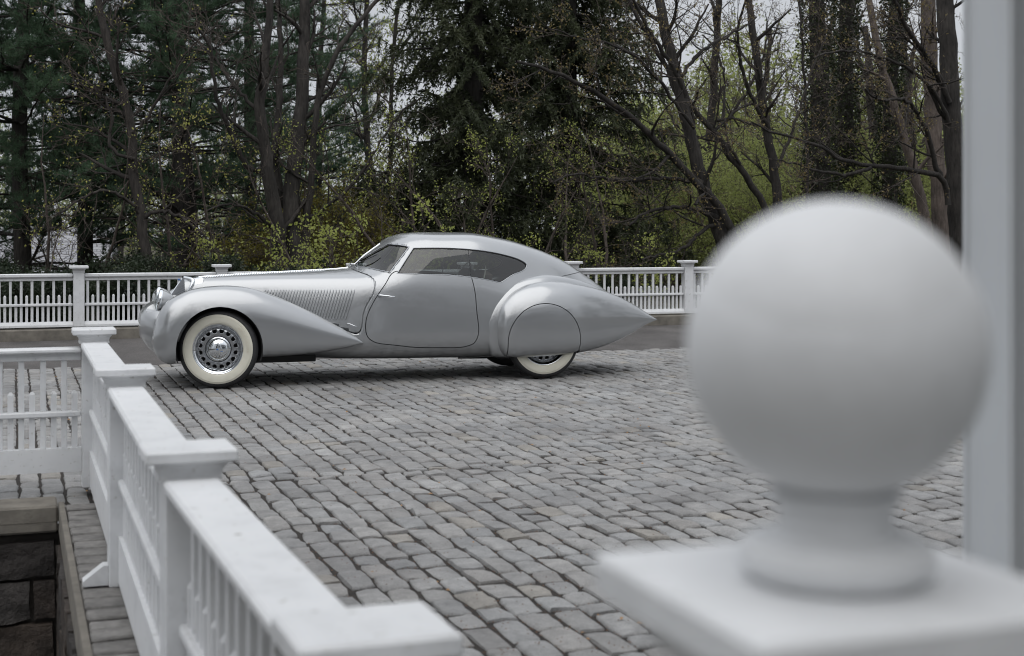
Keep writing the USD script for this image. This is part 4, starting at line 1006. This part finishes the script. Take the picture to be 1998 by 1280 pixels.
hardwood('pale_trunk_tree', 'tree with a broken pinkish brown trunk above the right of the ball', 24.6, [
    ([(1815, 560), (1806, 430), (1795, 370), (1775, 290), (1757, 225), (1735, 150), (1715, 60), (1700, -60)], 26, 13, .2, 7)], 'pale_bark', 19, len1=1.2)
hardwood('pale_trunk_tree', 'thick mottled grey trunk close to the porch column', 25.4, [
    ([(1842, 560), (1838, 420), (1830, 320), (1825, 220), (1820, 100), (1818, 0), (1815, -110)], 42, 30, .2, 8)], 'pale_bark', 20, len1=1.6, leafmt='spring_leaf', leaf_size=.035, leaf_frac=.1)
hardwood('maple_tree', 'dark maple beside the porch column with long bare boughs reaching left', 22.4, [
    ([(1882, 580), (1876, 460), (1871, 350), (1866, 250), (1862, 120), (1860, 0), (1858, -110)], 56, 40, .3, 6),
    ([(1850, 400), (1830, 345), (1780, 335), (1700, 325), (1620, 318), (1540, 285), (1470, 270), (1400, 245)], 15, 4, (-.2, -1.2), 9),
    ([(1835, 345), (1790, 250), (1740, 200), (1700, 200), (1640, 180)], 14, 5, (-.2, -.8), 8),
    ([(1852, 200), (1800, 120), (1740, 60), (1690, -20)], 16, 8, (0, -.8), 8),
    ([(1852, 240), (1790, 160), (1690, 120), (1600, 110), (1510, 130)], 10, 4, (0, -1.3), 8),
    ([(1700, 327), (1650, 340), (1600, 337), (1480, 312)], 9, 3, (-.7, -.5), 6)], 'dark_bark', 21, leafmt='red_bud', leaf_size=.04, leaf_frac=.6, len1=1.6, extra_leaves=2)

# --- pines: whorls of level boughs carrying tufts of long needles
def pine(t, base, H, lean, seed, z_lo=1.2, reach=3.4, trunk_r=.17, mt='dark_bark', per=20):
    r = np.random.default_rng(seed); trunk, tw = Wood(), Wood()
    n = 22; zz = np.linspace(-.2, H, n)
    path = np.column_stack([base[0] + lean[0] * zz / H + .05 * np.sin(zz * .9 + seed), base[1] + lean[1] * zz / H, zz + float(ground_z(*base))])
    rad = np.linspace(trunk_r, trunk_r * .45, n); rad[0] *= 1.3
    trunk.add(path, rad, 12)
    P, D = [], []
    z = z_lo
    while z < H:
        for k in range(int(r.integers(4, 7))):
            a = r.uniform(0, 6.283); s = z / H
            L = reach * r.uniform(.55, 1.15) * (1 - .35 * s) * (.55 if z < 2 else 1)
            p0 = np.array([np.interp(z, zz, path[:, 0]), np.interp(z, zz, path[:, 1]), z + float(ground_z(*base))])
            bp = walk(p0, (math.cos(a), math.sin(a), r.uniform(-.14, .10)), L, 9, r, .09, .035)
            trunk.add(bp, np.linspace(.028, .008, 10), 5)
            bare = z < 1.8 and r.random() < .6
            for j in range(int(L * 9)):
                q = r.uniform(.30, 1.0); kk = min(8, int(q * 9)); c = bp[kk] + (bp[kk + 1] - bp[kk]) * (q * 9 - kk)
                d = side_dir(unit(bp[kk + 1] - bp[kk]), r, r.uniform(.5, 1.0), .75)
                tp = walk(c, d, r.uniform(.25, .75) * (1.25 - q * .5), 4, r, .10, .07)
                tw.add(tp, np.linspace(.006, .003, 5), 3)
                if bare: continue
                m = 6
                for u in np.linspace(.25, 1, m):
                    x = tp[0] + (tp[-1] - tp[0]) * u
                    P.append(x + r.normal(0, .02, 3)); D.append(unit(tp[-1] - tp[-2]) * .8 + np.array([0, 0, .55]))
        z += r.uniform(.40, .62)
    P, D = np.array(P), np.array(D)
    finish_tree(t, trunk, tw, mt, leaf=needles(P, D, .135, .0105, r, per, .65), leafmt='pine_needles', leafname='needles')
def xy(px, y): p = aty(px, 440, y); return (float(p[0]), float(p[1]))
pA = thing('pine_tree', 'tall dark pine, left of the twin trunks standing side by side', 'tree'); pine(pA, xy(343, 26.0), 10.5, (.15, .1), 31, per=14)
pB = thing('pine_tree', 'tall dark pine, right of the twin trunks standing side by side', 'tree'); pine(pB, xy(374, 27.2), 11.0, (-.5, .3), 32, per=13, reach=3.2)
pC = thing('pine_tree', 'broad blue green pine filling the left edge of the picture', 'tree'); pine(pC, xy(40, 27.5), 10.5, (.1, .2), 33, z_lo=.9, per=15, reach=3.9)
def pine_copy(src, base, rz, sc, label, group=None):
    was = xy(*base); p0 = src_base[str(src.GetPath())]
    c, s = math.cos(rz), math.sin(rz); o = np.array([p0[0] * c - p0[1] * s, p0[0] * s + p0[1] * c]) * sc
    dz = float(ground_z(0, base[1])) - float(ground_z(0, p0[1])) * sc
    return copy_of(src, (was[0] - o[0], was[1] - o[1], dz), rz, label, group, (sc, sc, sc))
src_base = {str(pA.GetPath()): xy(343, 26.0), str(pB.GetPath()): xy(374, 27.2), str(pC.GetPath()): xy(40, 27.5)}
pine_copy(pC, (170, 31.0), 2.1, 1.05, 'pine seen between the slender maple and the left edge')
pine_copy(pA, (490, 32.0), 1.2, .95, 'pine behind the stout grey maple')
pine_copy(pC, (-90, 30.0), 3.9, 1.0, 'pine partly cut off by the left edge of the picture')
pine_copy(pB, (610, 38.0), 2.6, .75, 'small far pine right of the stout grey maple')

# --- spruces: tiers of drooping boughs with hanging sprays down to the ground
def spruce(t, base, H, seed, reach=2.5, top=17.0, per=4):
    r = np.random.default_rng(seed); trunk, tw = Wood(), Wood()
    gz = float(ground_z(*base)); zz = np.linspace(-.2, H, 16)
    trunk.add(np.column_stack([np.full(16, base[0]) + .03 * np.sin(zz), np.full(16, base[1]), zz + gz]), np.linspace(.26, .12, 16), 12)
    P, D = [], []
    z = .35
    while z < H:
        for k in range(int(r.integers(5, 8))):
            a = r.uniform(0, 6.283)
            L = reach * (1 - z / top) * r.uniform(.7, 1.12)
            p0 = np.array([base[0], base[1], z + gz]); d = np.array([math.cos(a), math.sin(a), .05])
            s = np.linspace(0, 1, 10)[:, None]
            bp = p0 + d * L * s + np.array([0, 0, -1.0]) * (.42 * L * s ** 1.3 - .30 * L * s ** 3.2) + r.normal(0, .03, (10, 3)) * s
            trunk.add(bp, np.linspace(.03, .006, 10), 5)
            for j in range(int(L * 15)):
                q = r.uniform(.12, 1.0); kk = min(8, int(q * 9)); c = bp[kk] + (bp[kk + 1] - bp[kk]) * (q * 9 - kk)
                sd = np.cross(d, [0, 0, 1.0]) * r.choice([-1, 1])
                h = r.uniform(.25, .62) * (1.1 - .4 * abs(q - .5))
                tp = c + np.outer(np.linspace(0, 1, 8), sd * h * .55 + d * h * .35) + np.outer(np.linspace(0, 1, 8) ** 1.6, [0, 0, -h * .75])
                tw.add(tp[::2], np.linspace(.005, .002, 4), 3)
                P.append(tp); D.append(np.gradient(tp, axis=0) / .08)
        z += r.uniform(.19, .29)
    P, D = np.vstack(P), np.vstack(D); D /= np.linalg.norm(D, axis=1)[:, None] + 1e-9
    finish_tree(t, trunk, tw, 'dark_bark', tw='dark_bark', leaf=needles(P, D * .8, .10, .030, r, per, .7), leafmt='spruce_needles', leafname='needles')
s1 = thing('spruce_tree', 'huge dark drooping spruce behind the roof of the car', 'tree'); spruce(s1, xy(925, 26.2), 9.5, 41, 2.75)
s2 = thing('spruce_tree', 'dark drooping spruce behind the tail of the car, touching its neighbour', 'tree'); spruce(s2, xy(1110, 27.4), 9.5, 42, 2.75)
# --- ivy-clad trunks
def ivy_tree(label, px, y, w, seed, H=8.0):
    r = np.random.default_rng(seed); t = thing('ivy_clad_tree', label, 'tree'); b = xy(px, y); gz = float(ground_z(*b))
    trunk, tw, tips = Wood(), Wood(), []
    zz = np.linspace(-.2, H, 18); path = np.column_stack([b[0] + .12 * np.sin(zz * .5 + seed), b[1] + .1 * np.cos(zz * .4), zz + gz])
    trunk.add(path, np.linspace(w * .5, w * .3, 18), 10)
    branch_out(trunk, tw, tips, path, np.full(18, .05), r, 1, 3, 9, 1.4, start=.3)
    n = 9000; s = r.uniform(.02, 1, n); a = r.uniform(0, 6.283, n); rr = w * (.55 + .5 * r.random(n) * meshkit.noise(np.column_stack([s * 9, a * 1.5, s * 0]), seed))
    P = np.column_stack([np.interp(s, np.linspace(0, 1, 18), path[:, 0]) + rr * np.cos(a), np.interp(s, np.linspace(0, 1, 18), path[:, 1]) + rr * np.sin(a), -.2 + s * H + gz])
    finish_tree(t, trunk, tw, 'dark_bark', leaf=leaves(P, .06, r, 1, .02, .8), leafmt='ivy_leaf', leafname='ivy')
ivy_tree('tree wrapped in ivy, left one of the pair above the ball', 1596, 27.0, .50, 51)
ivy_tree('tree wrapped in ivy, right one of the pair above the ball', 1655, 28.5, .46, 52)
ivy_tree('ivy covered trunk between the pale trunk and the ball top', 1745, 27.5, .40, 53)
# --- leafy thicket and shrubs
def shrub_mesh(t, seed, H, W, n_stems, leafmt, size, density, levels=3, base=(0, 0, 0), bark_='twig_bark', gap=.0, nb=9):
    r = np.random.default_rng(seed); wood, tw, tips = Wood(), Wood(), []
    for k in range(n_stems):
        a = r.uniform(0, 6.283); p = np.array([W * .25 * math.cos(a) * r.random(), W * .25 * math.sin(a) * r.random(), -.1]) + base
        pts = walk(p, (math.cos(a) * W / H * .8, math.sin(a) * W / H * .8, 1.0), H * r.uniform(.6, 1.0), 9, r, .10, .04)
        rad = np.linspace(.028 * H / 3, .006, 10); wood.add(pts, rad, 5)
        branch_out(wood, tw, tips, pts, rad, r, 1, levels, nb, H * .33, ang=(.5, 1.1), start=.12)
    tips = np.array(tips)
    lf = leaves(tips[r.random(len(tips)) > gap], size, r, density, size * 1.5, .6)
    finish_tree(t, wood, tw, bark_, leaf=lf, leafmt=leafmt, leafname='leaves')
def shrub(name, label, px, y, H, W, seed, leafmt, size, density, stems=6, group=None, gap=0.0, cat='shrub', nb=9):
    b = xy(px, y); t = thing(name, label, cat, (b[0], b[1], float(ground_z(*b))), group=group)
    shrub_mesh(t, seed, H, W, stems, leafmt, size, density, gap=gap, nb=nb); return t
def again(src, px, y, rz, sc, label=None, group=None):
    b = xy(px, y); return copy_of(src, (b[0], b[1], float(ground_z(*b))), rz, label, group, (sc, sc, sc))
TH = 'light green young trees in the thicket'
g1 = shrub('young_tree', 'light green young tree in the thicket right of the spruces', 1290, 31, 4.6, 2.6, 61, 'understory_leaf', .07, 3, 6, TH, cat='tree')
g2 = shrub('young_tree', 'light green young tree in the thicket right of the spruces', 1400, 34, 6.0, 3.2, 62, 'understory_leaf', .08, 3, 6, TH, cat='tree')
r = np.random.default_rng(5)
for px, y, sc in [(1262, 29, .8), (1240, 33, 1.0), (1370, 29.5, .8), (1440, 28.5, .75), (1250, 36, 1.0), (1345, 38, 1.15), (1470, 31, .9), (1530, 36, 1.1), (1610, 33, .95), (1690, 36, 1.1), (1770, 32, .9), (1450, 40, 1.7), (1320, 42, 1.6), (1580, 40, 1.7), (1700, 41, 1.7), (1830, 38, 1.6), (1510, 29.5, .9), (1640, 29.5, .9), (1390, 37, 1.5), (1760, 36, 1.5)]:
    again(g1 if r.random() < .5 else g2, px, y, r.uniform(0, 6.28), sc * r.uniform(.85, 1.0), group=TH)
OL = 'olive yellow bushes low behind the railing'
o1 = shrub('flowering_bush', 'olive yellow bush low behind the railing left of the car roof', 655, 24.0, 2.0, 1.8, 63, 'olive_leaf', .045, 3, 7, OL, gap=.5)
for px, y, sc in [(500, 24.6, .9), (590, 26, 1.0), (715, 25, 1.1), (450, 26, .8), (690, 28, 1.4), (620, 29, 1.5), (745, 30, 1.6)]: again(o1, px, y, r.uniform(0, 6.28), sc, group=OL)
YL = 'bushes with bright yellow green new leaves at the railing'
y1 = shrub('leafy_bush', 'bush with bright yellow green new leaves rising behind the far railing', 700, 20.9, 2.1, 1.9, 64, 'spring_leaf', .06, 5, 3, YL, gap=.84, nb=6)
for px, y, sc in [(640, 21.6, .95), (580, 21.3, .8), (480, 21.2, .85), (410, 21.5, .7), (745, 22.2, .9), (1010, 21.3, .65), (1110, 21.0, .7), (920, 21.5, .7), (1200, 21.2, .7)]: again(y1, px, y, r.uniform(0, 6.28), sc, group=YL)
SP = 'thin saplings with sparse new leaves in front of the spruces'
sp1 = shrub('sapling', 'thin branching sapling with sparse new leaves in front of the spruces', 860, 22.6, 4.6, 2.6, 67, 'spring_leaf', .038, 4, 3, SP, gap=.55, nb=6)
for px, y, sc in [(1010, 22.2, .9), (1150, 23.0, 1.0)]: again(sp1, px, y, r.uniform(0, 6.28), sc, group=SP)
SQ = 'thin saplings with sparse yellow leaves among the pines'
sp2 = shrub('sapling', 'thin branching sapling with sparse yellow leaves among the pines', 440, 22.4, 4.2, 2.6, 68, 'yellow_leaf', .038, 4, 2, SQ, gap=.7, nb=6)
for px, y, sc in [(655, 22.6, .9), (150, 23.0, .9)]: again(sp2, px, y, r.uniform(0, 6.28), sc, group=SQ)
DS = 'dark evergreen shrubs behind the far railing'
d1 = shrub('evergreen_shrub', 'dark evergreen shrub close behind the far railing', 60, 20.6, 1.15, 1.5, 65, 'shrub_leaf', .045, 5, 8, DS)
d2 = shrub('evergreen_shrub', 'dark evergreen shrub close behind the far railing', 200, 20.7, 1.0, 1.5, 66, 'shrub_leaf', .04, 5, 8, DS)
for px in list(range(-60, 300, 80)) + list(range(340, 760, 140)) + [1040, 1180]:
    again(d1 if r.random() < .5 else d2, px + r.uniform(-20, 20), r.uniform(20.4, 22.6), r.uniform(0, 6.28), r.uniform(.8, 1.25), group=DS)
# --- far wood: one hazy mass of thin stems and new leaves
def far_wood(seed):
    r = np.random.default_rng(seed); wd, P = Wood(), []
    for k in range(230):
        px = r.uniform(-250, 2150); y = r.uniform(52, 85); b = xy(px, y); gz = float(ground_z(*b)); H = r.uniform(4, 7) if px < 820 else r.uniform(6, 12)
        pts = walk((b[0], b[1], gz), (r.normal(0, .05), r.normal(0, .05), 1), H, 8, r, .05, .03); wd.add(pts, np.linspace(.13, .03, 9), 5)
        for q in range(9):
            k0 = int(r.integers(3, 9)); bp = walk(pts[min(k0, 8)], (r.normal(0, 1), r.normal(0, 1), .5), r.uniform(.8, 2.2), 4, r, .15, .05); wd.add(bp, np.linspace(.03, .01, 5), 3)
            for _ in range(26): P.append(bp[int(r.integers(1, 5))] + r.normal(0, .45, 3))
    return wd.mesh(), leaves(np.array(P), .17, r, 1, .1, .7)
fw, fl = far_wood(71)
fwx = thing('far_wood', 'hazy line of far trees seen between the trunks', 'wood', kind='stuff')
obj('stems', fw, 'grey_bark', fwx, kind='stuff'); obj('leaves', fl, 'far_leaf', fwx, kind='stuff')
# --- grey roofed house at the far left
hb = xy(-150, 41.0)
house = thing('house', 'low house with a grey shingled roof seen through the pines at far left', 'house', (hb[0], hb[1], float(ground_z(*hb))), math.radians(-6))
simple('house_wall', (0.16, 0.16, 0.155), rough=.8, var=.1)
mat('roof_shingle', {'tc': ('texture_coordinate', {}), 'b': ('brick_texture', {'scale': 1.0, 'brick_width': .3, 'row_height': .14, 'mortar_size': .012, 'color1': (.22, .22, .235), 'color2': (.30, .30, .315), 'mortar': (.10, .10, .11)}), 'p': ('principled_bsdf', {'roughness': .85})}, [('tc.object', 'b.vector'), ('b.color', 'p.base_color')])
obj('wall', cbox(9, 6, 1.4, .01, (0, 0, .3)), 'house_wall', house)
rf_ = m3.Manifold.hull_points(np.array([(-4.9, -3.4, .95), (4.9, -3.4, .95), (-4.9, 3.4, .95), (4.9, 3.4, .95), (-4.9, 0, 2.35), (4.9, 0, 2.35), (-4.9, -3.4, .85), (4.9, -3.4, .85), (-4.9, 3.4, .85), (4.9, 3.4, .85)]))
obj('roof', rf_, 'roof_shingle', house)
for wx in (-3, -.8, 1.6, 3.4):
    w_ = obj('window', cbox(.8, .06, .55, .01, (wx, -3.03, .45)), 'white_paint', house); obj('pane', cbox(.66, .03, .42, .004, (wx, -3.065, .45)), 'dark_steel', w_)

# bare trees deeper in the wood on the right
_w = {p.GetName(): p for p in stage.GetPrimAtPath('/World').GetChildren()}
for nm, b0, px, y, rz, sc, lb in [('oak_tree', xy(1525, 24.2), 1370, 33, 2.0, 1.25, 'bare tree deep in the wood left of the leaning tree'), ('maple_tree', xy(285, 21.6), 1465, 35, 4.2, 1.35, 'bare tree deep in the wood right of the leaning tree'), ('oak_tree', xy(1525, 24.2), 1625, 32, 3.9, 1.2, 'bare tree standing behind the ivy wrapped pair'),
        ('maple_tree_001', xy(575, 23), 1720, 34, 1.2, 1.25, 'many stemmed bare tree behind the pale trunks'), ('oak_tree', xy(1525, 24.2), 1800, 33, 5.2, 1.3, 'bare tree behind the mottled grey trunk'), ('maple_tree', xy(285, 21.6), 1550, 30, 2.6, 1.15, 'bare tree between the upright dark trunk and the ivy')]:
    c, q = math.cos(rz), math.sin(rz); o = np.array([b0[0] * c - b0[1] * q, b0[0] * q + b0[1] * c]) * sc; b = xy(px, y)
    copy_of(_w[nm], (b[0] - o[0], b[1] - o[1], float(ground_z(*b)) - .15), rz, lb, None, (sc, sc, sc))
# trees round the rest of the forecourt, which the paint, the glass and the hub caps mirror
RT_ = 'trees round the rest of the forecourt'
def ring(src, base0, x, y, rz, sc, label='bare tree standing at the edge of the forecourt'):
    c, q = math.cos(rz), math.sin(rz); o = np.array([base0[0] * c - base0[1] * q, base0[0] * q + base0[1] * c]) * sc
    return copy_of(src, (x - o[0], y - o[1], -.1), rz, label, RT_, (sc, sc, sc))
_mp = [Usd.Prim] and {p.GetName(): p for p in stage.GetPrimAtPath('/World').GetChildren()}
for nm, b0, x, y, rz, sc in [('maple_tree', xy(285, 21.6), -7, 3.5, 1.1, 2.0), ('maple_tree_001', xy(575, 23), -9, -5, 2.3, 2.1), ('maple_tree_001', xy(575, 23), -11.5, 10, 5.3, 2.0), ('maple_tree_001', xy(575, 23), -3, -11, 4.0, 2.1), ('oak_tree', xy(1525, 24.2), -2.2, -5.5, .4, 3.3), ('maple_tree_001', xy(575, 23), -6.5, -3.5, 1.4, 3.0), ('maple_tree', xy(285, 21.6), .6, -7.5, 2.6, 3.4), ('pine_tree', xy(343, 26), -17, 6, .7, 1.7), ('pine_tree_001', xy(374, 27.2), -15, 13, 2.7, 1.2),
        ('pine_tree_002', xy(40, 27.5), -7, -19, 3.3, 1.3), ('oak_tree', xy(1525, 24.2), 1, -14, 2.4, 2.0), ('maple_tree', xy(285, 21.6), 21, 4, 3.7, 1.6), ('pine_tree', xy(343, 26), 22, 11, 5.0, 1.2), ('maple_tree_001', xy(575, 23), 24, 17, 1.9, 1.5), ('pine_tree_002', xy(40, 27.5), 27, 2, .9, 1.2), ('spruce_tree', xy(925, 26.2), -13, -13, .5, 1.1)]:
    ring(_mp[nm], b0, x, y, rz, sc)
